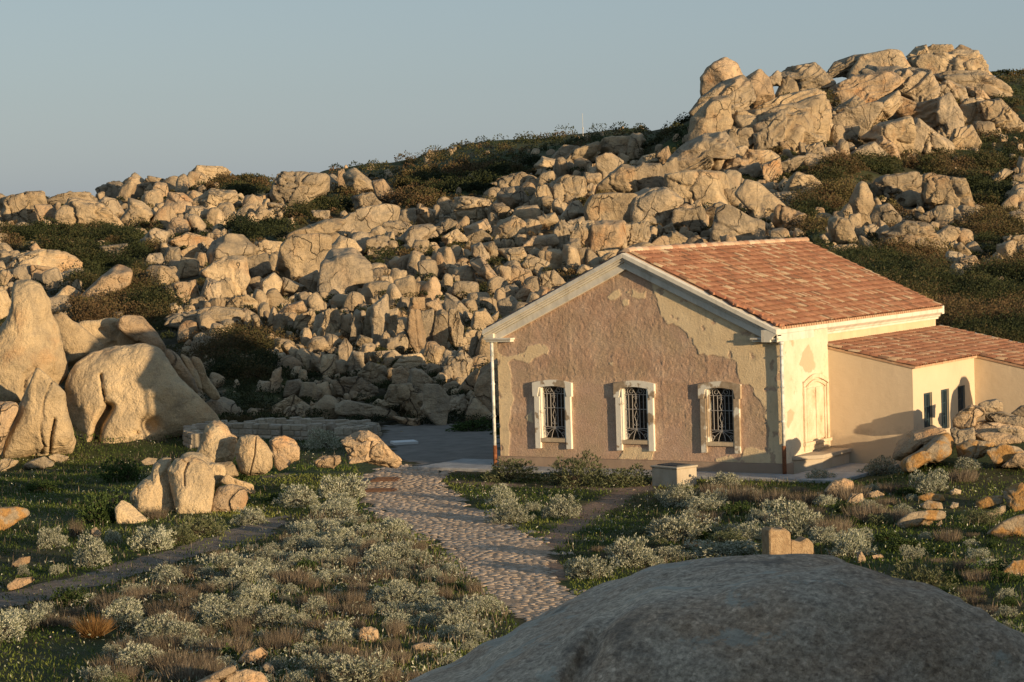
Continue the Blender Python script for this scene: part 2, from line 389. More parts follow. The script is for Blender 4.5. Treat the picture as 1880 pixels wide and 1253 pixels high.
# ------------------------------------------------------------------ draped sheets: path, track, yard
def drape(name, polypx, mat, lift, step=.25, holes=None):
    Q = hits([p[0] for p in polypx], [p[1] for p in polypx])[:, :2]
    x0, y0 = Q.min(0); x1, y1 = Q.max(0); xs = np.arange(x0, x1+step, step); ys = np.arange(y0, y1+step, step)
    X, Y = np.meshgrid(xs, ys, indexing='ij'); poly = [tuple(q) for q in Q]
    N = .35*fbm(np.stack([X.ravel(), Y.ravel(), 0*X.ravel()], 1)/.9, 5, 3).reshape(X.shape)
    ins = inpoly(X+N*1.3, Y+N*1.3, poly); Z = terr(X, Y)+lift
    nn = X.shape[1]; i, j = np.meshgrid(np.arange(X.shape[0]-1), np.arange(X.shape[1]-1), indexing='ij')
    k = ins[:-1, :-1] & ins[1:, :-1] & ins[:-1, 1:] & ins[1:, 1:]
    b = (i*nn+j)[k]; F = np.stack([b, b+nn, b+nn+1, b+1], 1)
    V = np.stack([X.ravel(), Y.ravel(), Z.ravel()], 1); used = np.unique(F); re = np.full(len(V), -1); re[used] = np.arange(len(used))
    return V[used], re[F], poly
# grey yard behind and left of the house
ym = M('yard_surface', .95); ym.col(ym.ramp(ym.noise(1.5, 6, .6), [(.3, (.13, .115, .095)), (.7, (.23, .2, .17))])); ym.bump(ym.noise(30, 3), .01)
V, F, _ = drape('yard', [(690, 782), (760, 778), (930, 778), (935, 866), (905, 868), (820, 866), (740, 852), (700, 838)], ym.m, .012, .3)
tag(link('yard', mesh_from('yard', V, F, True, ym.m)), kind='structure')
# dirt track on the left
tm = M('dirt_track', .95); tm.col(tm.ramp(tm.noise(3, 6, .7), [(.3, (.15, .115, .085)), (.55, (.27, .215, .165)), (.75, (.4, .33, .26))])); tm.bump(tm.noise(5, 7, .75), .16)
V, F, _ = drape('track', [(-60, 1102), (60, 1076), (200, 1040), (330, 1003), (450, 965), (520, 945), (545, 955), (500, 985), (400, 1012), (330, 1035), (180, 1080), (60, 1108), (-60, 1135)], tm.m, .012, .12)
tag(link('dirt_track', mesh_from('dirt_track', V, F, True, tm.m)), kind='structure')
# stone-paved path
PATH = [(652, 905), (668, 872), (700, 860), (745, 852), (800, 858), (830, 870), (812, 885), (842, 910), (905, 955), (975, 988), (1022, 1018), (1036, 1050), (1060, 1110), (1090, 1170),
        (1030, 1210), (960, 1160), (942, 1130), (905, 1095), (870, 1060), (830, 1022), (792, 992), (735, 965), (690, 945)]
pm = M('path_bed', .95); pm.col(pm.ramp(pm.noise(4, 5, .7), [(.3, (.24, .175, .12)), (.7, (.4, .3, .21))])); pm.bump(pm.noise(20, 4), .03)
V, F, ppoly = drape('path', PATH, pm.m, .01, .15)
nb = len(V); rs = np.random.RandomState(4)
Q = np.array(ppoly); cell = .2
gx, gy = np.meshgrid(np.arange(Q[:, 0].min(), Q[:, 0].max(), cell), np.arange(Q[:, 1].min(), Q[:, 1].max(), cell*.8)); gx[::2] += cell*.5
gx = gx.ravel()+rs.uniform(-.07, .07, gx.size); gy = gy.ravel()+rs.uniform(-.06, .06, gy.size)
_gn = .7*fbm(np.stack([gx, gy, 0*gx], 1)/.8, 6, 3); k = inpoly(gx+_gn, gy+_gn, ppoly) & (rs.rand(gx.size) > .04); gx, gy = gx[k], gy[k]
ns = len(gx); K = 8; a0 = np.linspace(0, 2*math.pi, K, endpoint=False)
R1 = rs.uniform(.07, .135, (ns, 1))*rs.uniform(.75, 1.2, (ns, K)); sy = rs.uniform(.55, .98, (ns, 1)); ro = rs.uniform(-.8, .8, (ns, 1))
zg = terr(gx, gy); hh = rs.uniform(.0, .009, ns); tx = rs.uniform(-.05, .05, (ns, 2))
def ring(s, h):
    cx_ = np.cos(a0+ro)*R1*s; cy_ = np.sin(a0+ro)*R1*s*sy
    return np.stack([gx[:, None]+cx_, gy[:, None]+cy_, zg[:, None]+h+(cx_*tx[:, :1]+cy_*tx[:, 1:])], 2)
S = np.concatenate([ring(1.0, -.02), ring(.97, (hh*.6)[:, None]+.01), ring(.78, hh[:, None]+.014), ring(.0, hh[:, None]+.02)[:, :1]], 1)
base = (np.arange(ns)*(3*K+1))[:, None, None]; q = []
for lv in range(2):
    for j in range(K): q.append([lv*K+j, lv*K+(j+1) % K, (lv+1)*K+(j+1) % K, (lv+1)*K+j])
F4 = (base+np.array(q)[None]).reshape(-1, 4)
F3 = (base+np.array([[2*K+j, 2*K+(j+1) % K, 3*K] for j in range(K)])[None]).reshape(-1, 3)
cm = M('path_stones', .85)
cc = cm.ramp(cm.island(), [(0, (.28, .21, .15)), (.3, (.42, .32, .235)), (.6, (.48, .375, .28)), (.85, (.38, .31, .24)), (1, (.54, .43, .33))])
cc = cm.mix(.5, cc, cm.ramp(cm.noise(14, 4, .7), [(.3, .6), (.7, 1.15)]), 'MULTIPLY')
cc = cm.mix(cm.ramp(cm.noise(.7, 4, .6), [(.5, 0.0), (.7, .5)]), cc, (.24, .19, .14)); cm.col(cc); cm.bump(cm.noise(30, 3, .7), .006)
me = mesh_from('cobbled_path', np.concatenate([V, S.reshape(-1, 3)]), [F, F4+nb, F3+nb], True, pm.m); me.materials.append(cm.m)
mi = np.zeros(len(me.polygons), np.int32); mi[len(F):] = 1
tot = np.zeros(len(me.polygons), np.int32); me.polygons.foreach_get('loop_total', tot)
li = np.zeros(len(me.polygons), np.int32); me.polygons.foreach_get('loop_start', li); vi = np.zeros(len(me.loops), np.int32); me.loops.foreach_get('vertex_index', vi)
mi = (vi[li] >= nb).astype(np.int32); me.polygons.foreach_set('material_index', mi)
tag(link('path', me), kind='structure')
# two rusty drain covers and a white slab
dm = M('rusty_iron', .8); dm.col(dm.ramp(dm.noise(12, 4), [(.3, (.08, .045, .03)), (.7, (.15, .085, .055))]))
def plate(name, px, py, sx, sy, mat, label, cat, th=.06, rot=.4, grp=None):
    p, _ = hit(px, py); b = MB(); b.box((-sx, -sy, 0), (sx, sy, th))
    if th == .06:
        b.box((-sx*1.15, -sy*1.15, -.02), (sx*1.15, sy*1.15, .03))
        for q_ in (-.5, 0, .5): b.box((-sx*.8, sy*q_-.02, th), (sx*.8, sy*q_+.02, th+.012))
    o = b.build(name, mat, bevel=0); o.location = (p[0], p[1], float(terr(p[0], p[1]))+.02); o.rotation_euler[2] = rot; tag(o, label, cat, grp)
plate('drain_cover', 707, 883, .34, .3, dm.m, 'rusty square drain cover in the paved path, the upper of two', 'drain cover')
plate('drain_cover', 697, 903, .42, .22, dm.m, 'worn rusty drain cover strip in the paved path, the lower of two', 'drain cover')
wm_ = M('white_stone', .8); wm_.col((.62, .62, .6))
plate('stone_slab', 742, 816, .42, .38, wm_.m, 'flat white stone slab lying in the shaded yard', 'slab', .09, .8)
# ------------------------------------------------------------------ the house
house = empty('house', (5, 6, 0)); bpy.context.view_layer.update()
tag(house, 'low stone house with peeling pink-brown gable wall, three grilled windows and a terracotta tiled roof', 'house')
def part(b, name, mat, parent=house, **k):
    o = b.build(name, mat, None, **k)
    return adopt(o, parent)
def adopt(o, parent):
    o.parent = parent; p = parent; m = Matrix.Identity(4)
    bpy.context.view_layer.update(); o.matrix_parent_inverse = parent.matrix_world.inverted(); return o
def plaster(name, a, b_, stain=.5, sc=1.0):
    m = M(name, .95)
    c = m.ramp(m.noise(1.1*sc, 5, .6), [(.3, a), (.7, b_)])
    sx = m.n('ShaderNodeSeparateXYZ'); m.l(m.P().outputs['Position'], sx.inputs[0])
    dz = m.math('ADD', m.math('MULTIPLY', sx.outputs[2], .9), m.math('MULTIPLY', m.noise(1.7, 5, .65), -1.5)); c = m.mix(m.ramp(dz, [(0, .45), (.25, 0.0)]), c, (.33, .26, .19))   # damp creeping up from the ground
    s = m.ramp(m.noise(.8*sc, 5, .65, m.scaled(1.6, 1.6, .5)), [(.52, 0.0), (.75, stain)])
    c = m.mix(s, c, (.3, .24, .16)); m.col(c)
    m.bump(m.math('ADD', m.noise(4, 5, .6), m.math('MULTIPLY', m.noise(40, 3), .15)), .012)
    return m
cream = plaster('cream_plaster', (.56, .43, .27), (.66, .52, .34), .35)
white = plaster('cornice_paint', (.58, .54, .45), (.72, .67, .57), .55, 2.2)
annexm = plaster('annex_plaster', (.6, .48, .33), (.66, .53, .37), .25, .6)
surm = plaster('surround_paint', (.66, .62, .52), (.78, .74, .64), 0.0, 3)
cs = surm.ramp(surm.noise(2.1, 4, .55), [(.57, 0.0), (.61, 1.0)])
surm.col(surm.mix(cs, (.74, .69, .58), surm.ramp(surm.noise(9, 4), [(.3, (.27, .2, .13)), (.7, (.42, .33, .23))])))
surw = plaster('surround_worn', (.4, .32, .22), (.5, .41, .29), 0.0, 3)
cs = surw.ramp(surw.noise(1.7, 4, .55), [(.44, 0.0), (.48, 1.0)])
surw.col(surw.mix(cs, (.7, .65, .54), surw.ramp(surw.noise(9, 4), [(.3, (.3, .22, .14)), (.7, (.44, .35, .25))])))
# facade as a displaced grid: cream plaster over bare rubble render
def fpx(L): return [(lambda p: (p[0], p[2]))(plane_hit(880+a/2.61, 420+b/2.61, 1, 0)) for a, b in L]
CREAM = [[(830, 285), (850, 345), (862, 395), (868, 415), (885, 430), (902, 465), (930, 455), (962, 470), (990, 500), (1010, 545), (1038, 560), (1050, 604), (1100, 606), (1170, 612), (1230, 640), (1240, 700), (1252, 742), (1290, 742),
          (1310, 765), (1322, 800), (1350, 832), (1376, 870), (1370, 905), (1392, 960), (1385, 1000), (1385, 1060), (1376, 1128), (1470, 1128), (1470, 200), (820, 200)],
         [(1130, 1110), (1190, 1085), (1240, 1115), (1262, 1090), (1275, 1050), (1300, 1040), (1330, 1048), (1380, 1075), (1390, 1128), (1130, 1128)],
         [(60, 560), (100, 602), (135, 618), (168, 606), (205, 600), (235, 565), (295, 553), (330, 565), (325, 603), (270, 617), (235, 650), (205, 640), (165, 625), (140, 640), (158, 700), (148, 760), (165, 820), (150, 880), (138, 940), (147, 1000), (143, 1110), (60, 1110)],
         [(612, 330), (640, 300), (690, 288), (697, 308), (660, 335), (635, 345)], [(708, 300), (728, 288), (795, 298), (790, 335), (765, 338), (720, 325)], [(680, 345), (715, 338), (718, 365), (690, 372)],
         [(663, 1103), (695, 1052), (750, 1045), (835, 1070), (830, 1112)], [(222, 905), (250, 878), (256, 930), (232, 925)], [(620, 645), (640, 640), (640, 660)]]
SMOOTHP = [[(905, 470), (930, 458), (962, 472), (990, 502), (1008, 545), (960, 560), (905, 540)], [(140, 640), (190, 620), (230, 660), (225, 720), (150, 760), (155, 700)],
           [(470, 720), (600, 740), (640, 1000), (660, 1100), (470, 1100), (450, 900)], [(870, 960), (920, 940), (1010, 950), (1060, 1080), (880, 1100)], [(1260, 1010), (1340, 960), (1390, 1000), (1380, 1080), (1270, 1060)]]
CREAM = [fpx(p) for p in CREAM]; SMOOTHP = [fpx(p) for p in SMOOTHP]
WX = [5.16-2.843, 5.16, 5.16+2.843]
xs = np.arange(.36, 9.99, .024); zs = np.arange(0, 6.35, .024); X, Z = np.meshgrid(xs, zs, indexing='ij')
top = 6.33-.458*np.abs(X-5); Zc = np.minimum(Z, top)
P3 = np.stack([X.ravel(), 0*X.ravel(), Zc.ravel()], 1)
wob = .06*fbm(P3*5, 8, 3).reshape(X.shape); wob2 = .06*fbm(P3*5+9, 18, 3).reshape(X.shape)
cr = np.full(X.shape, -1.0)
for p in CREAM:
    i_ = inpoly(X+wob, Zc+wob2, p); d_ = polydist(X+wob, Zc+wob2, p); cr = np.maximum(cr, np.where(i_, d_, -d_))
creamf = sm(-.012, .012, cr)
spots = sm(.33, .4, fbm(P3*3.1, 55, 4).reshape(X.shape)+.12*sm(.6, 1.2, X-9+.2)); creamf = creamf*(1-spots*.9)
sf = np.zeros(X.shape)
for p in SMOOTHP:
    i_ = inpoly(X+wob*2, Zc+wob2*2, p); d_ = polydist(X, Zc, p); sf = np.maximum(sf, np.where(i_, sm(0, .12, d_), 0))
sf = np.maximum(sf, sm(1.3, .6, Zc)*.7)
_n = fbm(P3*5.5, 21, 4); rgh = (.5*sm(-.04, .06, _n)+.45*sm(.18, .26, fbm(P3*8, 22, 3))+1.0*fbm(P3*14, 25, 3)+.9*(np.random.RandomState(3).rand(len(P3))-.5)).reshape(X.shape)
for xl in (2.95, 4.45, 6.1, 1.55, 7.6):   # vertical keys in the rubble
    rgh += .8*np.exp(-((X-xl-wob)/.05)**2)*sm(.8, 1.6, Zc)*sm(5.2, 4.2, Zc)
dep = (1-creamf)*((.002+.006*(1-sf))*rgh-.003) + creamf*.012
edge = np.exp(-(cr/.03)**2)*.003
Yf = -(dep+edge)+.006*fbm(P3*1.5, 3, 3).reshape(X.shape)
hole = np.zeros(X.shape, bool)
for wx in WX: hole |= (np.abs(X-wx) < .455) & (Zc > .97) & (Zc < 2.6)
n2 = X.shape[1]; i, j = np.meshgrid(np.arange(X.shape[0]-1), np.arange(n2-1), indexing='ij')
okf = ~(hole[:-1, :-1] | hole[1:, :-1] | hole[:-1, 1:] | hole[1:, 1:]) & ~((Z[:-1, :-1] > top[:-1, :-1]) & (Z[1:, :-1] > top[1:, :-1]))
b_ = (i*n2+j)[okf]; FF = np.stack([b_, b_+n2, b_+n2+1, b_+1], 1)
fm = M('facade_render', .96)
ex = fm.ramp(fm.noise(1.4, 6, .6), [(.25, (.42, .255, .165)), (.5, (.55, .365, .25)), (.75, (.7, .52, .37))])
ex2 = fm.ramp(fm.noise(3, 6, .62), [(.3, (.49, .32, .22)), (.7, (.59, .41, .3))])
ex = fm.mix(fm.attr('smoothed'), ex, ex2)
gy_ = fm.ramp(fm.noise(.9, 5, .6), [(.42, 0.0), (.66, .75)]); ex = fm.mix(gy_, ex, (.46, .34, .22))
ex = fm.mix(.55, ex, fm.ramp(fm.noise(22, 4, .7), [(.3, .5), (.7, 1.2)]), 'MULTIPLY')
crm = fm.ramp(fm.noise(1.2, 5, .6), [(.3, (.68, .51, .3)), (.7, (.78, .61, .38))])
crm = fm.mix(fm.ramp(fm.noise(2.2, 6, .65), [(.54, 0.0), (.7, .6)]), crm, (.4, .31, .21)); crm = fm.mix(fm.ramp(fm.noise(1.4, 5, .6, fm.scaled(2.5, 2.5, .4)), [(.55, 0.0), (.75, .5)]), crm, (.33, .27, .19))
fm.col(fm.mix(fm.attr('cream'), ex, crm)); fm.bump(fm.noise(18, 5, .75), .022)
me = mesh_from('wall', np.stack([X.ravel(), Yf.ravel(), Zc.ravel()], 1), FF, True, fm.m, {'cream': creamf.ravel(), 'smoothed': sf.ravel()})
o = link('gable_wall', me); adopt(o, house); o['label'] = 'gable wall with cream plaster peeling off pink-brown render'
# body behind it
b = MB(); b.prism([(.38, 0), (9.74, 0), (9.74, 4.12), (5, 6.28), (.38, 4.12)], 1, .33, 12.72)
b.box((.37, .05, 0), (.6, .335, 4.1)); part(b, 'wall', cream.m)
# side wall, flush front bay: a fine grid facing +X with peeled patches
ys = np.arange(.0, 3.335, .03); zs = np.arange(0, 4.16, .03); Y, Z = np.meshgrid(ys, zs, indexing='ij')
def spx(L): return [(lambda p: (p[1], p[2]))(plane_hit(1380+a/3.48, 540+b/3.48, 0, 9.985)) for a, b in L]
PK = [spx(q) for q in ([(330, 370), (360, 330), (400, 380), (408, 440), (385, 500), (340, 500), (310, 440)], [(225, 760), (250, 735), (280, 760), (265, 800), (240, 860), (220, 850), (230, 800)], [(190, 1080), (225, 1100), (225, 1160), (190, 1160)],
                                [(188, 380), (205, 385), (200, 420), (188, 415)], [(440, 850), (465, 840), (470, 930), (440, 925)])]
P3 = np.stack([0*Y.ravel(), Y.ravel(), Z.ravel()], 1); wb = .12*fbm(P3*4, 9, 3).reshape(Y.shape); pk = np.zeros(Y.shape)
for p in PK: pk = np.maximum(pk, inpoly(Y+wb, Z+wb*.5, p).astype(float))
pk = np.maximum(pk, sm(.36, .42, fbm(P3*2.6, 33, 4).reshape(Y.shape)))
Xs = 9.985-.02*pk+.008*fbm(P3*3, 2, 4).reshape(Y.shape)
n2 = Y.shape[1]; i, j = np.meshgrid(np.arange(Y.shape[0]-1), np.arange(n2-1), indexing='ij'); b_ = (i*n2+j).ravel()
sw = M('side_plaster', .95)
c = sw.ramp(sw.noise(1.1, 6, .65), [(.3, (.6, .5, .35)), (.7, (.74, .65, .5))]); c = sw.mix(sw.ramp(sw.noise(2.4, 6, .7), [(.55, 0.0), (.75, .7)]), c, (.43, .33, .22))
c = sw.mix(sw.attr('peeled'), c, (.56, .4, .27)); sw.col(c); sw.bump(sw.noise(7, 6, .7), .03)
o = link('side_wall', mesh_from('side_wall', np.stack([Xs.ravel(), Y.ravel(), Z.ravel()], 1), np.stack([b_, b_+n2, b_+n2+1, b_+1], 1), True, sw.m, {'peeled': pk.ravel()})); adopt(o, house)
b = MB(); b.box((9.6, .33, 0), (9.955, 3.33, 4.12)); b.box((9.75, .03, 0), (9.95, .33, 4.1)); part(b, 'corner_pier', cream.m)
# plinth
b = MB(); b.box((.3, -.06, -.3), (10.02, -.003, .37)); b.box((.34, -.045, .372), (10.0, -.0, .39)); b.box((9.96, -.05, -.3), (10.03, .6, .37)); part(b, 'plinth', plaster('plinth_render', (.3, .19, .13), (.4, .28, .2), .4, 1.6).m, bevel=.012)
# cornices
b = MB(); ZA = 6.6; ZE = 4.3
def rake(b, y0, y1, dt, db, xa, za, xb, zb_):
    b.loft([(xa, y0, za+dt), (xa, y1, za+dt), (xa, y1, za+db), (xa, y0, za+db)], [(xb, y0, zb_+dt), (xb, y1, zb_+dt), (xb, y1, zb_+db), (xb, y0, zb_+db)])
for sgn in (-1, 1):
    xe = 5+sgn*5.0
    rake(b, -.31, .12, 0, -.15, xe, ZE, 5, ZA); rake(b, -.25, .03, -.152, -.21, xe, ZE, 5, ZA)
    rake(b, -.19, .02, -.212, -.27, 5+sgn*4.9, ZE+.0458, 5, ZA); rake(b, -.12, .02, -.272, -.5, 5+sgn*4.75, ZE+.11, 5, ZA)
part(b, 'cornice', white.m, bevel=.012)
b = MB()
for (x0, x1) in ((.02, 1.0), (9.12, 10.03)):
    b.box((x0, -.26, 4.0), (x1, .02, 4.055)); b.box((x0+.04, -.21, 3.93), (x1-.04, .02, 3.998))
b.box((.02, -.2, 4.057), (.34, .3, 4.2)); part(b, 'cornice_return', white.m, bevel=.01)
b = MB(); prof = [(9.5, 3.93), (9.79, 3.93), (9.79, 4.0), (9.84, 4.01), (9.87, 4.07), (9.94, 4.12), (9.99, 4.16), (9.992, 4.285), (9.5, 4.285)]
b.prism([(p[0], p[1]) for p in prof], 1, -.30, 12.86)
part(b, 'eave_cornice', white.m, bevel=.008); b = MB(); b.prism([(10-p[0], p[1]) for p in prof], 1, .125, 12.86); part(b, 'eave_cornice', white.m, bevel=.008); b = MB()
b.box((9.988, -.28, 3.93), (10.0, 2.3, 4.15)); part(b, 'cornice_fascia', white.m)
b = MB()
for sgn in (-1, 1): rake(b, 12.70, 12.88, .06, -.2, 5+sgn*4.99, ZE, 5, ZA)
part(b, 'rear_cornice', white.m)

# roof tiles: real overlapping half-round tiles
def tiles(orig, down, along, L, Wd, sp=.175, pitch=.3, seed=1, keep=None):
    down = np.array(down, float); along = np.array(along, float); nrm = np.cross(along, down); nrm /= np.linalg.norm(nrm)
    if nrm[2] < 0: nrm = -nrm
    rs = np.random.RandomState(seed); nc = int(Wd/sp); nrw = int(L/pitch)+1; V = []; F = []; n = 0; K = 6
    sp = Wd/nc
    for c in range(nc):
        for r in range(nrw):
            s0 = r*pitch; s1 = min(s0+pitch*1.22, L+.03)
            if keep is not None and not keep((c+.5)*sp, s0): continue
            cx_ = (c+.5)*sp+rs.normal(0, .008); tw = rs.normal(0, .012); lift = rs.uniform(0, .012)
            for (s, rad, h) in ((s0, .066, .0+lift), (s1, .083, .024+lift)):
                for thick in (0, .014):
                    for k in range(K+1):
                        a = math.pi*k/K; rr_ = rad-thick
                        p = orig+down*s+along*(cx_+(tw if s == s1 else -tw)+math.cos(a)*rr_)+nrm*(h+math.sin(a)*rr_*.85)
                        V.append(p)
            q = K+1
            for k in range(K):
                F.append((n+k, n+2*q+k, n+2*q+k+1, n+k+1)); F.append((n+2*q+k, n+3*q+k, n+3*q+k+1, n+2*q+k+1))
            n += 4*q
    return np.array(V), np.array(F)
rt = M('roof_tiles', .85)
c = rt.ramp(rt.island(), [(0, (.26, .12, .068)), (.15, (.32, .165, .1)), (.32, (.23, .105, .062)), (.5, (.36, .245, .155)), (.6, (.28, .13, .078)), (.76, (.4, .3, .2)), (.82, (.16, .09, .058)), (.88, (.3, .155, .09))], 'CONSTANT')
c = rt.mix(.6, c, rt.ramp(rt.noise(5, 6, .8), [(.32, .45), (.68, 1.3)]), 'MULTIPLY')
c = rt.mix(rt.ramp(rt.noise(1.0, 5, .65), [(.5, 0.0), (.75, .4)]), c, (.24, .13, .08)); rt.col(c); rt.bump(rt.noise(40, 3), .006)
vs = []; fs = []; nn_ = 0
sl_ = math.hypot(5.0, ZA-ZE)
dn = np.array([5.0, 0, -(ZA-ZE)])/sl_
for sgn, sd in ((1, 1), (-1, 2)):
    v, f = tiles(np.array([5.0, .0, ZA+.035]), dn*np.array([sgn, 1, 1]), (0, 1, 0), sl_-.03, 12.7, seed=sd)
    vs.append(v); fs.append(f+nn_); nn_ += len(v)
v = np.concatenate(vs); f = np.concatenate(fs)
o = link('roof', mesh_from('roof', v, f, True, rt.m)); adopt(o, house); roof = o
mm_ = M('roof_mortar', .95); mm_.col(mm_.ramp(mm_.noise(6, 4), [(.3, (.4, .22, .13)), (.7, (.58, .4, .26))]))
b = MB(); b.prism([(.03, 4.3), (5, 6.615), (9.98, 4.3), (9.7, 4.2), (5, 6.3), (.4, 4.2)], 1, -.05, 12.69)
for k in range(72):   # mortar plugs under the eave tiles
    y = .09+k*.1764; b.box((9.9, y-.06, 4.286), (10.015, y+.06, 4.36))
part(b, 'roof_bed', mm_.m)
b = MB()
for k in range(33):   # ridge caps
    y = k*.39-.02; A_ = []; B_ = []
    for q in range(7):
        a = math.pi*q/6; A_.append((5+math.cos(a)*.13, y, ZA+.02+math.sin(a)*.12)); B_.append((5+math.cos(a)*.155, y+.42, ZA+.04+math.sin(a)*.135))
    b.loft(A_, B_)
rg = M('ridge_tiles', .9); rg.col(rg.ramp(rg.island(), [(0, (.38, .2, .12)), (.5, (.5, .34, .22)), (1, (.58, .45, .32))])); part(b, 'ridge', rg.m)
b = MB()  # broken loose tiles at the front verge
rs = np.random.RandomState(5)
for k in range(26):
    t = .55+.43*rs.rand(); x = 5+5*t; z = ZA+.06-(ZA-ZE)*t; y = rs.uniform(-.1, .12); a = rs.uniform(-.6, .6); L_ = rs.uniform(.12, .3)
    A_ = []; B_ = []
    for q in range(5):
        u_ = math.pi*q/4; A_.append((x+math.cos(a)*0, y+math.cos(u_)*.08, z+math.sin(u_)*.07+.02)); B_.append((x+L_*math.cos(a), y+L_*math.sin(a)+math.cos(u_)*.09, z-L_*.42+math.sin(u_)*.08+.02))
    b.loft(A_, B_)
lt = M('broken_tiles', .9); lt.col(lt.ramp(lt.island(), [(0, (.3, .12, .07)), (1, (.38, .18, .1))])); part(b, 'broken_tile_edge', lt.m)

# annex
SLP = .2157
def az_(x): return 3.53-SLP*(x-10)
b = MB(); b.prism([(9.97, -.2), (12.67, -.2), (12.67, az_(12.67)), (9.97, az_(9.97))], 1, 3.335, 3.6)
part(b, 'annex_front_wall', annexm.m)
b = MB(); wins = [(4.18, 4.86), (5.58, 6.25), (6.98, 7.6)]; zt = az_(12.67); ycur = 3.6
for (y0, y1), zb_ in zip(wins, (1.0, 1.0, 1.3)):
    b.box((12.4, ycur, -.2), (12.668, y0, zt)); b.box((12.4, y0, -.2), (12.668, y1, .92)); b.box((12.4, y0, 2.13), (12.668, y1, zt)); ycur = y1
b.box((12.4, ycur, -.2), (12.668, 8.45, zt)); part(b, 'annex_side_wall', annexm.m)
b = MB(); b.prism([(12.4, -.2), (18.2, -.2), (18.2, az_(18.2)), (12.4, az_(12.4))], 1, 8.457, 8.7)
b.box((17.95, 8.7, -.2), (18.2, 13, az_(18.2)-.03)); b.prism([(9.74, -.2), (18.2, -.2), (18.2, az_(18.2)), (9.74, az_(9.74))], 1, 12.8, 13.03); part(b, 'annex_wing_wall', annexm.m)
bl = M('blue_shutter', .5); bl.col((.045, .075, .095)); dk = M('dark_glass', .15); dk.col((.012, .014, .016)); dk.p.inputs['Specular IOR Level'].default_value = .4
for (y0, y1) in wins:
    b = MB(); b.box((12.50, y0, .92), (12.53, y1, 2.13)); o = part(b, 'annex_window', dk.m)
    b = MB(); b.box((12.535, y0+.01, .93), (12.60, y0+.07, 2.12)); b.box((12.535, y1-.07, .93), (12.60, y1-.01, 2.12)); b.box((12.535, y0+.07, 2.06), (12.60, y1-.07, 2.12)); b.box((12.535, (y0+y1)/2-.02, .93), (12.59, (y0+y1)/2+.02, 2.06))
    for zz in (1.3, 1.7): b.box((12.535, y0+.07, zz-.015), (12.58, y1-.07, zz+.015))
    q = b.build('window_frame', bl.m); adopt(q, o)
    b = MB()
    for k in range(5): yy = y0+.08+k*(y1-y0-.16)/4; b.box((12.66, yy-.01, .93), (12.675, yy+.01, 2.12))
    gm_ = bl.m; q = b.build('window_bars', gm_); adopt(q, o)
sl2 = math.hypot(1, SLP); d2 = np.array([1, 0, -SLP])/sl2
v1, f1 = tiles(np.array([9.78, 3.26, az_(9.78)+.075]), d2, (0, 1, 0), (12.86-9.78)*sl2, 5.15, seed=5)
v2, f2 = tiles(np.array([9.78, 8.41, az_(9.78)+.075]), d2, (0, 1, 0), (18.45-9.78)*sl2, 4.55, seed=6)
o = link('annex_roof', mesh_from('annex_roof', np.concatenate([v1, v2]), np.concatenate([f1, f2+len(v1)]), True, rt.m)); adopt(o, house)
b = MB(); b.prism([(9.77, az_(9.77)+.06), (12.78, az_(12.78)+.06), (12.78, az_(12.78)-.0), (9.77, az_(9.77)+.002)], 1, 3.3, 8.41)
b.prism([(9.77, az_(9.77)+.06), (18.35, az_(18.35)+.06), (18.35, az_(18.35)+.0), (9.77, az_(9.77)+.002)], 1, 8.42, 12.95); part(b, 'annex_roof_bed', mm_.m)
b = MB(); b.prism([(9.77, az_(9.77)+.13), (18.4, az_(18.4)+.13), (18.4, az_(18.4)-.1), (9.77, az_(9.77)-.1)], 1, 12.96, 13.1); part(b, 'annex_verge', white.m)

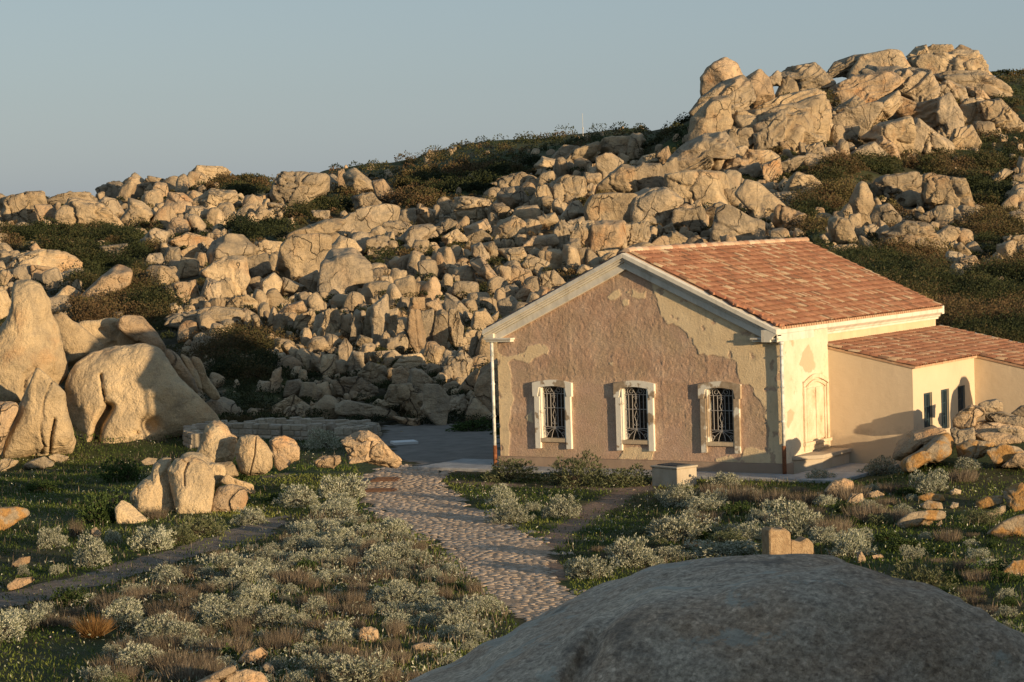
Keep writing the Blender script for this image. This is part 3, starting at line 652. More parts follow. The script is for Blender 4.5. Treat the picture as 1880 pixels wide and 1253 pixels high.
# gable windows
iron = M('wrought_iron', .6); iron.col((.42, .39, .36)); iron.p.inputs['Metallic'].default_value = .3
def arc(cx_, cz_, r0, r1, a0, a1, n=16): return [(cx_+(r0+(r1-r0)*k/n)*math.cos(a0+(a1-a0)*k/n), cz_+(r0+(r1-r0)*k/n)*math.sin(a0+(a1-a0)*k/n)) for k in range(n+1)]
for wi, wx in enumerate(WX):
    b = MB(); n = 12
    hd = [(wx-.74, 2.26), (wx-.74, 2.70)]+[(wx-.74+1.48*k/n, 2.70+.12*math.sin(math.pi*k/n)) for k in range(1, n)]+[(wx+.74, 2.70), (wx+.74, 2.26), (wx+.64, 2.26), (wx+.64, 2.3), (wx+.46, 2.3), (wx+.46, 2.5)]
    inn = [(wx+.46-.92*k/n, 2.5+.09*math.sin(math.pi*k/n)) for k in range(1, n)]+[(wx-.46, 2.5), (wx-.46, 2.3), (wx-.64, 2.3), (wx-.64, 2.26)]
    # head built as slices so that every polygon is convex
    T = [(wx-.69+1.38*k/24, 2.68+.09*math.sin(math.pi*k/24)) for k in range(25)]
    for k in range(24):
        xa, xb = T[k][0], T[k+1][0]
        def bot(x): return 2.53+.05*math.cos((x-wx)/.46*math.pi/2) if abs(x-wx) <= .461 else 2.26
        za, zb2 = (bot(xa+1e-4), bot(xb-1e-4)); b.prism([(xa, za), (xb, zb2), (xb, T[k+1][1]), (xa, T[k][1])], 1, -.105, .1)
    for s in (-1, 1):
        x0, x1 = sorted((wx+s*.46, wx+s*.635)); b.box((x0, -.095, .66), (x1, .1, 2.259))
        x0, x1 = sorted((wx+s*.458, wx+s*.41)); b.box((x0, -.07, .94), (x1, .3, 2.52))
        x0, x1 = sorted((wx+s*.408, wx+s*.385)); b.box((x0, .0, .98), (x1, .3, 2.52))
    wn = part(b, 'window', (surm if wi < 2 else surw).m)
    lab = ['arched window with white surround, its right jamb worn grey', 'arched grilled window in the middle of the gable wall', 'arched window with grey worn surround, white only at the upper left'][wi]
    wn['label'] = lab
    b = MB(); b.box((wx-.455, -.08, .86), (wx+.455, .3, .975)); q = b.build('window_sill', cream.m); adopt(q, wn)
    b = MB(); b.box((wx-.46, .24, .97), (wx+.46, .26, 2.62)); q = b.build('window_pane', dk.m); adopt(q, wn)
    b = MB()
    for xx in (-.02, .02): b.box((wx+xx-.018, .2, .98), (wx+xx+.018, .235, 2.6))
    for zz in (1.2, 1.5, 1.8, 2.1, 2.4): b.box((wx-.38, .205, zz-.012), (wx+.38, .23, zz+.012))
    dwm = M('sash_wood', .7); dwm.col((.05, .045, .04)); q = b.build('window_sash', dwm.m); adopt(q, wn)
    b = MB(); Y0 = .03
    def tb(P, r=.011): b.tube([(wx+p[0], Y0, p[1]) for p in P], r, 5)
    for xx in (-.38, -.25, -.12, .12, .25, .38): tb([(xx, .98), (xx, 2.36)] if abs(xx) > .3 else [(xx, 1.33), (xx, 2.34)])
    for zz in (2.34, 1.9, 1.32): tb([(-.385, zz), (.385, zz)], .012)
    tb([(0, 1.32), (0, 1.5)]); tb([(0, 1.5), (-.06, 1.68), (0, 1.86), (.06, 1.68), (0, 1.5)], .009); tb([(0, 1.9), (-.05, 2.02), (0, 2.15), (.05, 2.02), (0, 1.9)], .009); tb([(0, 2.15), (0, 2.34)])
    for s in (-1, 1):
        tb([(s*x_, z_) for x_, z_ in arc(.05, 1.44, .05, .02, 1.6, 7)], .008); tb([(s*x_, z_) for x_, z_ in arc(.05, 2.26, .05, .02, -1.6, -7)], .008)
        tb([(s*x_, z_) for x_, z_ in arc(.17, 2.45, .13, .03, -1.2, 8)], .01); tb([(0, 2.34), (s*.1, 2.5), (s*.28, 2.54), (s*.38, 2.48)], .009)
        for (ex_, ez) in ((.38, 1.22), (.3, 1.0), (.12, .98)):
            tb([(0, 1.3), (s*ex_*.4, 1.3-(1.3-ez)*.25), (s*ex_*.8, 1.3-(1.3-ez)*.62), (s*ex_, ez)], .009)
        tb([(s*x_, z_) for x_, z_ in arc(.3, 1.1, .075, .02, 0, 8)], .009)
    q = b.build('window_grille', iron.m); adopt(q, wn)

# blind window on the side wall
b = MB(); X0 = 9.98
def frm(y0, y1, z0, z1, rise, wdt, x1, n=10):
    b.box((X0, y0, z0), (x1, y0+wdt, z1)); b.box((X0, y1-wdt, z0), (x1, y1, z1))
    for k in range(n):
        ya, yb = y0+(y1-y0)*k/n, y0+(y1-y0)*(k+1)/n; ha, hb = rise*math.sin(math.pi*k/n), rise*math.sin(math.pi*(k+1)/n)
        b.prism([(ya, z1+ha-.0), (yb, z1+hb), (yb, z1+hb+wdt*.9), (ya, z1+ha+wdt*.9)], 0, X0, x1)
frm(1.42, 3.2, .86, 2.5, .22, .14, 10.05); frm(1.62, 3.0, .86, 2.42, .18, .09, 10.035)
b.box((X0, 1.75, .9), (10.015, 2.27, 2.45)); b.box((X0, 2.33, .9), (10.015, 2.87, 2.45)); b.box((X0, 1.36, .76), (10.09, 3.26, .86)); b.box((X0, 1.42, .6), (10.04, 3.2, .757))
bw = M('blind_window', .95); cc = bw.ramp(bw.noise(2.5, 6, .65), [(.35, (.72, .62, .46)), (.6, (.62, .49, .33)), (.72, (.5, .28, .17))]); bw.col(cc); bw.bump(bw.noise(9, 5, .7), .03)
o = part(b, 'blind_window', bw.m, bevel=.01); o['label'] = 'walled-up arched window moulding stained with pink'
# downpipes
pw = M('pipe_paint', .6); pw.col(pw.ramp(pw.noise(6, 5), [(.45, (.72, .7, .64)), (.62, (.38, .4, .36))])); ru = M('rusted_pipe', .85); ru.col(ru.ramp(ru.noise(14, 4), [(.3, (.12, .045, .02)), (.7, (.28, .11, .05))]))
for (x, y, zt_, zb_) in ((.24, -.14, 4.0, .72), (10.06, -.12, 3.95, .92)):
    b = MB(); b.tube([(x, y, zb_), (x, y, (zt_+zb_)/2), (x, y, zt_)], .05, 10); b.tube([(x, y, zt_-.1), (x, y, zt_)], .07, 10)
    for zz in (1.6, 2.6, 3.5): b.tube([(x, y, zz), (x, y, zz+.05)], .065, 10)
    o = part(b, 'downpipe', pw.m, smooth=True)
    b = MB(); b.tube([(x, y, -.05), (x, y, zb_)], .062, 10); q = b.build('pipe_foot', ru.m, smooth=True); adopt(q, o)
# pavement round the house
cm_ = M('pavement_concrete', .9); cm_.col(cm_.ramp(cm_.noise(3, 5, .65), [(.3, (.26, .25, .24)), (.7, (.42, .41, .39))])); cm_.bump(cm_.noise(20, 4), .01)
b = MB(); b.box((-2.0, -1.15, -.2), (10.3, -.062, .1)); b.box((10.302, -1.15, -.2), (12.2, 3.3, .095)); b.box((-2.0, -.06, -.2), (.3, 1.5, .09))
o = b.build('pavement', cm_.m, bevel=.02); tag(o, kind='structure')
# bench
bp = plaster('bench_plaster', (.5, .41, .29), (.66, .58, .46), .5, 2)
A_ = [(9.99, .62), (10.62, 1.3), (10.62, 3.3), (9.99, 3.3)]
b = MB(); b.prism(A_, 2, .0, .42); bench = b.build('masonry_bench', bp.m, bevel=.015)
tag(bench, 'low plastered masonry bench under the blind side window', 'bench')
b = MB(); b.prism([(9.99, .54), (10.69, 1.25), (10.69, 3.31), (9.99, 3.31)], 2, .423, .54); q = b.build('bench_top', bp.m, bevel=.015); adopt(q, bench)
# cistern box
p = hit(1197, 892)[0]; q2 = hit(1243, 896)[0]; q3 = hit(1275, 885)[0]
dx = Vector((q2-p)).normalized(); dx.z = 0; dy = Vector((-dx.y, dx.x, 0)); Wc = 1.02; Dc = .8; Hc = .58
cb = plaster('cistern_plaster', (.42, .35, .25), (.62, .55, .42), .6, 2)
b = MB(); b.box((0, 0, -.25), (Wc, Dc, Hc-.06)); b.box((-.03, -.03, Hc-.058), (Wc+.03, Dc+.03, Hc)); 
cis = b.build('cistern', cb.m, bevel=.015)
cis.location = (p[0], p[1], float(terr(p[0], p[1]))); cis.rotation_euler[2] = math.atan2(dx.y, dx.x); tag(cis, 'square plastered concrete cistern box with dark sunken lid on the grass', 'cistern')
b = MB(); b.box((.12, .12, Hc+.002), (Wc-.12, Dc-.12, Hc+.03)); lm = M('cistern_lid', .8); lm.col((.06, .065, .07)); q = b.build('lid', lm.m); q.parent = cis
b = MB(); b.tube([(Wc+.005, .5, .3), (Wc+.03, .5, .3)], .04, 10); q = b.build('outlet', lm.m); q.parent = cis
# mast on the far ridge
mp, _ = hit(1070.5, 252, lo=200); mm = empty('mast', (mp[0], mp[1], mp[2]-1.0)); tag(mm, 'thin pale mast standing on the far scrub ridge', 'mast'); bpy.context.view_layer.update()
D_ = (mp-CAM)@_F; s_ = D_/FOC; H_ = 43*s_+1.0; b = MB(); b.tube([(0, 0, 0), (0, 0, H_*.55)], .8*s_, 8); b.tube([(0, 0, H_*.55), (0, 0, H_)], .42*s_, 8); pm_ = M('mast_paint', .6); pm_.col((.5, .49, .46)); q = b.build('pole', pm_.m); q.parent = mm
b = MB(); b.box((-1.2*s_, -1*s_, H_*.5), (1.2*s_, 1*s_, H_*.54)); q = b.build('junction_box', pm_.m); q.parent = mm
# dry-stone walls
def stonewall(name, pts, hgt, th, label, seed, mat):
    rs = np.random.RandomState(seed); b = MB(); b2 = MB()
    for (A0, A1) in zip(pts[:-1], pts[1:]):
        A0, A1 = np.array(A0[:2]), np.array(A1[:2]); L = np.linalg.norm(A1-A0); d = (A1-A0)/L; n = np.array([-d[1], d[0]])
        rows = max(2, int(hgt/.2)); z = 0
        zg_ = [float(terr(*(A0+d*L*t))) for t in np.linspace(0, 1, 6)]
        for side in (-1, 1):
            for r in range(rows):
                h = hgt/rows; s = -rs.uniform(0, .3)
                while s < L:
                    l_ = rs.uniform(.16, .6); s0 = max(s, 0)+.012; s1 = min(s+l_, L)-.012; s += l_
                    if s1-s0 < .06: continue
                    zz = float(np.interp((s0+s1)/2, np.linspace(0, L, 6), zg_))-.1
                    o0, o1 = sorted((side*(th/2+rs.uniform(0, .045)), side*.02))
                    c4 = [A0+d*s0+n*o0, A0+d*s1+n*o0, A0+d*s1+n*o1, A0+d*s0+n*o1]; z0, z1 = zz+r*h+.008, zz+(r+1)*h-.012+(rs.uniform(-.02, .0) if r < rows-1 else rs.uniform(-.09, .07))
                    V = [(*c, z0+rs.uniform(-.008, .008)) for c in c4]+[(*(c+rs.uniform(-.012, .012, 2)), z1) for c in c4]
                    b.add(V, [(0, 3, 2, 1), (4, 5, 6, 7), (0, 1, 5, 4), (1, 2, 6, 5), (2, 3, 7, 6), (3, 0, 4, 7)])
        b.add([(*(A0-n*(th/2-.02)), zg_[0]-.2), (*(A1-n*(th/2-.02)), zg_[-1]-.2), (*(A1+n*(th/2-.02)), zg_[-1]-.2), (*(A0+n*(th/2-.02)), zg_[0]-.2), (*(A0-n*(th/2-.02)), zg_[0]+hgt-.13), (*(A1-n*(th/2-.02)), zg_[-1]+hgt-.13), (*(A1+n*(th/2-.02)), zg_[-1]+hgt-.13), (*(A0+n*(th/2-.02)), zg_[0]+hgt-.13)],
              [(0, 3, 2, 1), (4, 5, 6, 7), (0, 1, 5, 4), (1, 2, 6, 5), (2, 3, 7, 6), (3, 0, 4, 7)])
    o = b.build(name, mat, bevel=.018); tag(o, label, 'wall'); return o
swm = M('wall_stones', .92); c = swm.ramp(swm.island(), [(0, (.34, .28, .2)), (.4, (.46, .38, .28)), (.7, (.4, .34, .27)), (1, (.54, .46, .34))]); c = swm.mix(.6, c, swm.ramp(swm.noise(10, 5, .7), [(.3, .55), (.7, 1.15)]), 'MULTIPLY'); swm.col(c); swm.bump(swm.noise(14, 5, .7), .04)
def gp(L): return [hit(*q)[0][:2] for q in L]
stonewall('stone_wall', gp([(364, 822), (350, 815), (352, 806), (420, 801), (520, 805), (600, 806), (640, 801)]), .62, .5, 'low sunlit stone wall curving behind the front boulder group', 3, swm.m)
stonewall('stone_wall', gp([(415, 800), (480, 791), (560, 789), (640, 790), (686, 796)]), .5, .5, 'low shaded stone wall at the foot of the rocky slope', 4, swm.m)
stonewall('stone_wall', gp([(618, 806), (660, 806), (690, 800)]), .5, .45, 'short end of stone wall between the pale bush and the yard', 6, swm.m)
# ------------------------------------------------------------------ rocks
GR = [granite('granite_cream', (.33, .245, .15), (.58, .44, .27), .3, joints=.75), granite('granite_grey', (.27, .215, .145), (.51, .395, .26), .15, joints=.9), granite('granite_pink', (.36, .25, .15), (.57, .41, .25), .5, joints=.9)]
GRB = granite('granite_near', (.46, .34, .2), (.6, .46, .28), .5, .8)
LICH = granite('granite_lichen', (.36, .27, .16), (.46, .35, .2), .5)
_l = M('x'); bpy.data.materials.remove(_l.m)
def lichen_rock():
    m = M('granite_orange_lichen', .95)
    c = m.ramp(m.noise(3, 5, .6), [(.3, (.26, .2, .13)), (.7, (.4, .32, .22))])
    o = m.ramp(m.noise(2.0, 6, .62), [(.47, 0.0), (.56, .85)]); c = m.mix(o, c, m.ramp(m.noise(14, 4), [(.3, (.34, .16, .045)), (.7, (.46, .26, .08))]))
    c = m.mix(.45, c, m.ramp(m.noise(24, 2, .7), [(.35, .55), (.62, 1.15)]), 'MULTIPLY'); m.col(c); m.bump(m.noise(7, 6, .65), .07); return m.m
ORL = lichen_rock()
SROCK = granite('granite_rubble', (.32, .235, .145), (.54, .41, .255), .3, rand='isl', joints=.5)
_ico = {}
def ico(l):
    if l not in _ico:
        bm = bmesh.new(); bmesh.ops.create_icosphere(bm, subdivisions=l, radius=1)
        V = np.array([v.co[:] for v in bm.verts]); F = np.array([[v.index for v in f.verts] for f in bm.faces]); bm.free(); _ico[l] = (V/np.linalg.norm(V, axis=1)[:, None], F)
    return _ico[l]
def rockshape(kind, seed, lvl):
    """weathered granite: soft intersection of joint planes, plus noise and clefts; fits the box [-1,1]^3"""
    rs = np.random.RandomState(seed); D, F = ico(lvl)
    pl = []
    for ax in range(3):
        for s in (-1, 1):
            n = np.zeros(3); n[ax] = s; n += rs.normal(0, .16, 3); pl.append((n/np.linalg.norm(n), rs.uniform(.85, 1)))
    nx = {'strat': 6, 'round': 7, 'block': 5, 'slab': 4, 'fract': 6, 'massif': 4, 'peak': 5, 'egg': 2, 'shard': 7}[kind]
    for _ in range(nx):
        n = rs.normal(0, 1, 3); n /= np.linalg.norm(n); pl.append((n, rs.uniform(.82, 1.12) if kind != 'shard' else rs.uniform(.7, 1)))
    if kind in ('peak', 'shard'):
        for _ in range(4):
            a = rs.uniform(0, 6.28); n = np.array([math.cos(a), math.sin(a), rs.uniform(.35, .9)]); pl.append((n/np.linalg.norm(n), rs.uniform(.5, .8)))
    p = {'strat': 12, 'round': 8, 'block': 13, 'slab': 10, 'fract': 9, 'massif': 9, 'peak': 10, 'egg': 3.6, 'shard': 18}[kind]
    s = 0
    for n, d in pl: s = s+(np.maximum(D@n, 0)/d)**p
    r = s**(-1/p); P = D*r[:, None]
    P = P*(1+.10*fbm(P*1.3+seed, seed, 2)+.045*fbm(P*3.3, seed+7, 3)+.014*fbm(P*9, seed+9, 2))[:, None]
    if kind in ('fract', 'massif') or (kind in ('block', 'slab', 'round') and seed % 3 == 0):
        # clefts along joint sets: voronoi cell borders in stretched, tilted space
        n_c = 30 if kind == 'fract' else 150 if kind == 'massif' else 7
        R = np.linalg.qr(rs.normal(0, .25, (3, 3))+np.eye(3))[0]; st = np.array([1.35, 1.35, .62 if kind == 'fract' else .45])
        C = rs.uniform(-1.15, 1.15, (n_c, 3)); Q = (P+.09*np.stack([fbm(P*2.1, 5+seed, 2), fbm(P*2.1, 6+seed, 2), fbm(P*2.1, 8+seed, 2)], 1))@R*st
        dd = np.linalg.norm(Q[:, None]-(C@R*st)[None], axis=2); o_ = np.argsort(dd, axis=1)[:, :2]; f1 = np.take_along_axis(dd, o_[:, :1], 1)[:, 0]; f2 = np.take_along_axis(dd, o_[:, 1:2], 1)[:, 0]
        g_ = np.exp(-((f2-f1)/(.035 if kind == 'massif' else .05))**2); off = rs.uniform(-.07, .07, n_c)[o_[:, 0]]*(1.5 if kind == 'fract' else 2 if kind == 'massif' else .6); g_ *= (.9 if kind == 'massif' else 1)
        P = P*(1-(.2 if kind == 'fract' else .13)*g_+off*(1-g_)*sm(.0, .15, f2-f1))[:, None]
    if kind == 'strat':    # sloping sheet joints, each ledge standing a little proud of the next
        n = np.array([-.52, -.45, .78]); n /= np.linalg.norm(n); t = (P@n)*3.4+.9*fbm(P*1.2, seed+2, 2)+rs.uniform(0, 1); fr = t-np.floor(t); idx = np.floor(t).astype(int)+40
        am = rs.uniform(.5, 1.3, 100)[idx]; P = P*(1+(.11*am*sm(0, .8, fr)*(1-sm(.86, 1, fr))-.04))[:, None]
    lo, hi = P.min(0), P.max(0); P = (P-(lo+hi)/2)/((hi-lo)/2)
    return P, F
def polyrock(name, poly, kind, seed, mat, depth=None, thick=.8, lvl=5, cracks=(), bury=.06, basefrac=.8, pits=()):
    """a rock whose width, height and outline follow the photo, with its own thickness, standing where its foot meets the ground"""
    P = np.array(poly, float); x0, y0 = P.min(0); x1, y1 = P.max(0)
    cx, cy = (x0+x1)/2, (y0+y1)/2
    if depth is None:
        h_, ok = hit(cx, y0+(y1-y0)*basefrac); depth = (h_-CAM)@_F
        if kind == 'massif': depth += .75*min(x1-x0, y1-y0)*depth/FOC
    sc = depth/FOC; T = thick*.5*min(x1-x0, (y1-y0)*1.2)*sc; depth += T*.45; sc = depth/FOC
    V, F = rockshape(kind, seed, lvl)
    # outline as radius around the centre
    A = P-[cx, cy]; A[:, 1] *= -1; B = []
    for i in range(len(A)):
        a, b = A[i], A[(i+1) % len(A)]
        for t in np.linspace(0, 1, 24, endpoint=False): B.append(a*(1-t)+b*t)
    B = np.array(B); nbn = 220 if lvl >= 6 else 120; ph = np.arctan2(B[:, 1], B[:, 0]); rb = np.hypot(B[:, 0], B[:, 1])
    bins = ((ph+math.pi)/(2*math.pi)*nbn).astype(int) % nbn
    def prof(bi, r):
        out = np.full(nbn, np.nan)
        for k in range(nbn):
            m = bi == k
            if m.any(): out[k] = r[m].max()
        ok = ~np.isnan(out); out = np.interp(np.arange(nbn), np.nonzero(ok)[0], out[ok], period=nbn); return out
    tgt = prof(bins, rb); ker = np.array([1, 2, 3, 2, 1.])/9
    tgt = np.convolve(np.concatenate([tgt[-2:], tgt, tgt[:2]]), ker, 'valid')
    asp = np.array([(x1-x0)/2, 1, (y1-y0)/2]); W = V*asp
    pv = np.arctan2(W[:, 2], W[:, 0]); rv = np.hypot(W[:, 0], W[:, 2]); bv = ((pv+math.pi)/(2*math.pi)*nbn).astype(int) % nbn
    sil = prof(bv, rv); sil = np.convolve(np.concatenate([sil[-2:], sil, sil[:2]]), ker, 'valid')
    fb = (pv+math.pi)/(2*math.pi)*nbn-.5; k0 = np.floor(fb).astype(int); fr = fb-k0
    def smp(a): return a[k0 % nbn]*(1-fr)+a[(k0+1) % nbn]*fr
    k = smp(tgt)/smp(sil); W[:, 0] *= k; W[:, 2] *= k
    if bury: W[:, 2] = np.where(W[:, 2] < 0, W[:, 2]*(1+bury), W[:, 2])
    yy = V[:, 1]*T
    L = W.copy(); L[:, 0] = W[:, 0]*sc; L[:, 2] = W[:, 2]*sc; L[:, 1] = yy
    fr_ = sm(.35, -.1, V[:, 1])
    for cpoly, wpx, dpt in cracks:
        c = [(a-cx, cy-b) for a, b in cpoly]; d = polydist(W[:, 0]+wpx*.3*fbm(W/(wpx*4), seed, 2), W[:, 2], c, closed=False)
        g_ = np.exp(-(d/wpx)**2)*fr_; L[:, 1] += g_*dpt*sc
    for (a, b, rx, ry, dpt) in pits:
        g_ = np.exp(-(((W[:, 0]-(a-cx))/rx)**2+((W[:, 2]-(cy-b))/ry)**2)**1.5)*fr_; L[:, 1] += g_*dpt*sc
    C = CAM+ray(cx, cy)*depth
    fwd = ray(cx, cy); fwd = fwd/np.linalg.norm(fwd); up = _U-fwd*(fwd@_U); up /= np.linalg.norm(up); rt_ = np.cross(fwd, up)
    # vertices stored along world axes around the foot, so the object stands upright
    Wd = L[:, :1]*rt_+L[:, 1:2]*fwd+L[:, 2:3]*up
    me = mesh_from(name, Wd, F, True, mat); o = link(name, me); o.location = C; return o

Z1 = lambda L: [(x/3.298, 480+y/3.298) for x, y in L]
Z8 = lambda L: [(140+x/3.032, 740+y/3.032) for x, y in L]
ZR = lambda L: [(1300+x/2.893, 820+y/2.893) for x, y in L]
ZA7 = lambda L: [(1380+x/3.48, 540+y/3.48) for x, y in L]
ZP = lambda L: [(1240+x/2.914, 70+y/2.914) for x, y in L]
ZK = lambda L: [(600+x/2.686, 180+y/2.686) for x, y in L]
ZL = lambda L: [(x/2.686, 280+y/2.686) for x, y in L]
ZN = lambda L: [(280+x/2.9375, 420+y/2.9375) for x, y in L]
def rk_(fn, pts, kind, seed, mat, label, name='boulder', cat='boulder', grp=None, lvl=5, crk=(), pits=(), **k):
    poly = fn(pts); crk = [(fn(c), w_, d_) for c, w_, d_ in crk]
    pit = []
    for (a, b, rx, ry, d_) in pits: (a2, b2), = fn([(a, b)]); pit.append((a2, b2, rx, ry, d_))
    o = polyrock(name, poly, kind, seed, mat, lvl=lvl, cracks=crk, pits=pit, **k); tag(o, label, cat, grp); HPOLY.append((poly, o)); return o
HPOLY = []
# left tower and dome
dT = 84.0
rk_(Z1, [(95, 115), (180, 108), (245, 135), (275, 200), (300, 235), (308, 310), (350, 390), (362, 480), (400, 630), (395, 700), (340, 745), (250, 800), (130, 830), (0, 850), (-160, 850), (-140, 600), (-20, 430), (40, 350), (75, 260), (72, 160)], 'round', 11, GRB, 'tall tapering granite tower at the left edge, yellow lichen on its flat top', 'rock_tower', 'rock', lvl=6, depth=90.2, crk=[([(330, 520), (320, 640), (310, 720)], 1.5, 4), ([(205, 650), (150, 700), (140, 800)], 5, 14)])
rk_(Z1, [(225, 640), (330, 730), (392, 795), (405, 900), (432, 990), (452, 1090), (435, 1150), (300, 1170), (150, 1195), (5, 1195), (20, 1080), (80, 950), (150, 800)], 'round', 12, GRB, 'smooth leaning rock lobe at the foot of the tall left tower', 'rock', 'rock', lvl=6, depth=86.7, crk=[([(328, 960), (308, 1060), (300, 1180)], 2.2, 24)])
rk_(Z1, [(0, 850), (90, 850), (115, 880), (60, 1010), (0, 1170), (-90, 1190), (-100, 850)], 'egg', 14, GR[2], 'orange stained rock lobe in the lower left corner of the tower', 'rock', 'rock', depth=86.2)
rk_(Z1, [(0, 160), (40, 180), (58, 230), (50, 320), (0, 350), (-60, 330), (-60, 180)], 'round', 15, GRB, 'rounded rock knob cut by the left edge above the tower shoulder', 'rock', 'rock', depth=88.2)
rk_(Z1, [(320, 335), (400, 345), (470, 375), (540, 430), (640, 520), (570, 570), (450, 620), (380, 650), (340, 600), (330, 421)], 'block', 16, GRB, 'sloping rock shoulder joining the tall tower to the round dome', 'rock', 'rock', depth=94.2)
rk_(Z1, [(460, 370), (600, 360), (760, 340), (850, 350), (920, 420), (980, 500), (1000, 600), (800, 620), (600, 620), (520, 540)], 'fract', 18, GRB, 'cracked rock crest just behind the top of the round dome', 'rock', 'rock', depth=95.2, crk=[([(600, 400), (610, 500)], 1.5, 5), ([(650, 440), (700, 510)], 1.8, 6), ([(690, 380), (730, 460)], 1.8, 6)])
rk_(Z1, [(740, 330), (860, 330), (950, 430), (1005, 520), (1000, 600), (900, 540), (760, 450), (700, 390)], 'round', 19, GR[2], 'orange tinted sloping slab on the crest above the round dome', 'rock', 'rock', depth=94.2)
rk_(Z1, [(395, 740), (450, 630), (540, 560), (680, 515), (860, 495), (960, 520), (1000, 570), (1080, 700), (1200, 820), (1300, 920), (1340, 985), (1230, 1030), (1050, 1085), (870, 1130), (790, 1150), (720, 1155), (620, 1150), (500, 1120), (430, 1010), (395, 880)], 'egg', 24, GRB, 'huge smooth granite dome with deep vertical cleft, right side in shade', 'rock_dome', 'rock', lvl=6, depth=90.2, thick=.6,
    crk=[([(615, 690), (640, 850), (668, 885)], 2.2, 22), ([(665, 885), (600, 1000), (580, 1120)], 7, 60), ([(560, 570), (450, 650), (420, 760)], 2, 3)], pits=[(900, 990, 17, 13, 24), (830, 1035, 6, 4, 20)])
rk_(Z1, [(1005, 520), (1080, 570), (1180, 720), (1200, 790), (1130, 790), (1060, 700), (1010, 610)], 'egg', 21, GR[2], 'orange leaning slab right of the dome, nearest of three leaning slabs', 'rock_slab', 'rock', depth=92.7)
rk_(Z1, [(1090, 555), (1150, 590), (1210, 700), (1225, 780), (1150, 720)], 'egg', 22, GRB, 'narrow leaning slab right of the dome, in the middle of three', 'rock_slab', 'rock', depth=93.2)
rk_(Z1, [(1160, 580), (1215, 585), (1250, 690), (1340, 820), (1300, 840), (1200, 760), (1170, 640)], 'egg', 23, GRB, 'long leaning slab with pointed foot, rightmost of three beside the dome', 'rock_slab', 'rock', depth=93.7)
rk_(Z1, [(1240, 860), (1290, 830), (1350, 820), (1420, 850), (1445, 900), (1440, 950), (1340, 970), (1250, 930)], 'round', 25, GR[1], 'dark shaded rounded rock at the right foot of the dome', depth=94.2)
for i_, (pts, lb) in enumerate([([(0, 1205), (60, 1195), (115, 1210), (90, 1240), (40, 1260), (0, 1275)], 'flat pale rock at the left edge below the tower'), ([(140, 1235), (200, 1200), (270, 1180), (330, 1225), (300, 1260), (150, 1262)], 'low grey rock half in shade in the grass below the tower'),
                              ([(290, 1180), (350, 1165), (420, 1185), (380, 1220), (320, 1222)], 'small rounded rock in the grass right below the tower foot')]):
    rk_(Z1, pts, 'round', 30+i_, GR[i_ % 2], lb, 'rock', 'rock', basefrac=.97)
# front group
G = 'front boulder group beside the path'
rk_(Z8, [(360, 325), (400, 305), (450, 310), (440, 345), (380, 345)], 'block', 40, GR[1], 'small flat rock behind the front boulder group', grp=G, depth=70.5)
rk_(Z8, [(665, 280), (700, 200), (720, 130), (760, 98), (800, 98), (840, 130), (860, 170), (895, 190), (892, 260), (870, 320), (800, 340), (740, 340), (690, 310)], 'egg', 41, GRB, 'tallest boulder of the front group, a smooth rounded hump in front of the stone wall', grp=G, lvl=6, depth=72.5, thick=.8)
rk_(Z8, [(1070, 215), (1100, 190), (1160, 180), (1220, 210), (1245, 260), (1240, 310), (1200, 330), (1150, 330), (1090, 300)], 'round', 42, GR[2], 'orange tinted boulder at the right end of the front group', grp=G, depth=73.5)
rk_(Z8, [(885, 240), (910, 190), (960, 175), (1010, 180), (1060, 230), (1095, 290), (1090, 355), (1050, 392), (960, 400), (910, 385), (890, 320)], 'egg', 43, GRB, 'egg-shaped boulder split by one dark vertical crack', grp=G, lvl=6, depth=71.5, thick=.8, crk=[([(1000, 190), (992, 290), (965, 400)], 1.1, 7)])
rk_(Z8, [(1100, 290), (1150, 290), (1195, 325), (1190, 350), (1130, 378), (1105, 355)], 'round', 44, GR[2], 'small orange rock right of the cracked egg-shaped boulder', grp=G, depth=71.5)
rk_(Z8, [(770, 335), (870, 325), (900, 370), (905, 405), (850, 410), (790, 370)], 'round', 45, GRB, 'low rock tucked under the tallest front boulder', grp=G, depth=71.5)
rk_(Z8, [(590, 290), (640, 272), (700, 280), (760, 330), (825, 350), (832, 400), (800, 470), (760, 480), (750, 370), (700, 310)], 'round', 46, GRB, 'rounded boulder saddle behind the two largest front boulders', grp=G, depth=70)
rk_(Z8, [(800, 440), (830, 400), (880, 420), (985, 455), (992, 505), (940, 500), (850, 460)], 'round', 47, GRB, 'low rock ledge behind the lowest right boulder of the group', grp=G, depth=69.5)
rk_(Z8, [(300, 500), (370, 430), (415, 400), (430, 340), (480, 305), (530, 305), (518, 380), (530, 450), (560, 620), (430, 625), (330, 590), (300, 540)], 'egg', 48, GRB, 'broad left boulder of the front pair with short cracks', grp=G, lvl=6, depth=67.6, thick=.75, crk=[([(345, 460), (340, 510)], 1, 4), ([(390, 450), (405, 490)], 1, 4)])
rk_(Z8, [(508, 370), (550, 310), (650, 300), (710, 320), (755, 370), (770, 440), (765, 520), (745, 610), (650, 622), (562, 618), (530, 500)], 'egg', 49, GRB, 'upright central boulder of the front group with forked crack at its top', grp=G, lvl=6, depth=67.2, thick=.8, crk=[([(622, 335), (600, 390), (604, 460)], 1.6, 9), ([(590, 320), (620, 340)], 1.5, 5)])
rk_(Z8, [(750, 605), (750, 540), (790, 470), (860, 450), (940, 470), (957, 530), (935, 590), (850, 608)], 'egg', 50, GR[2], 'lowest right boulder of the front group, round with orange flank', grp=G, depth=67.2)
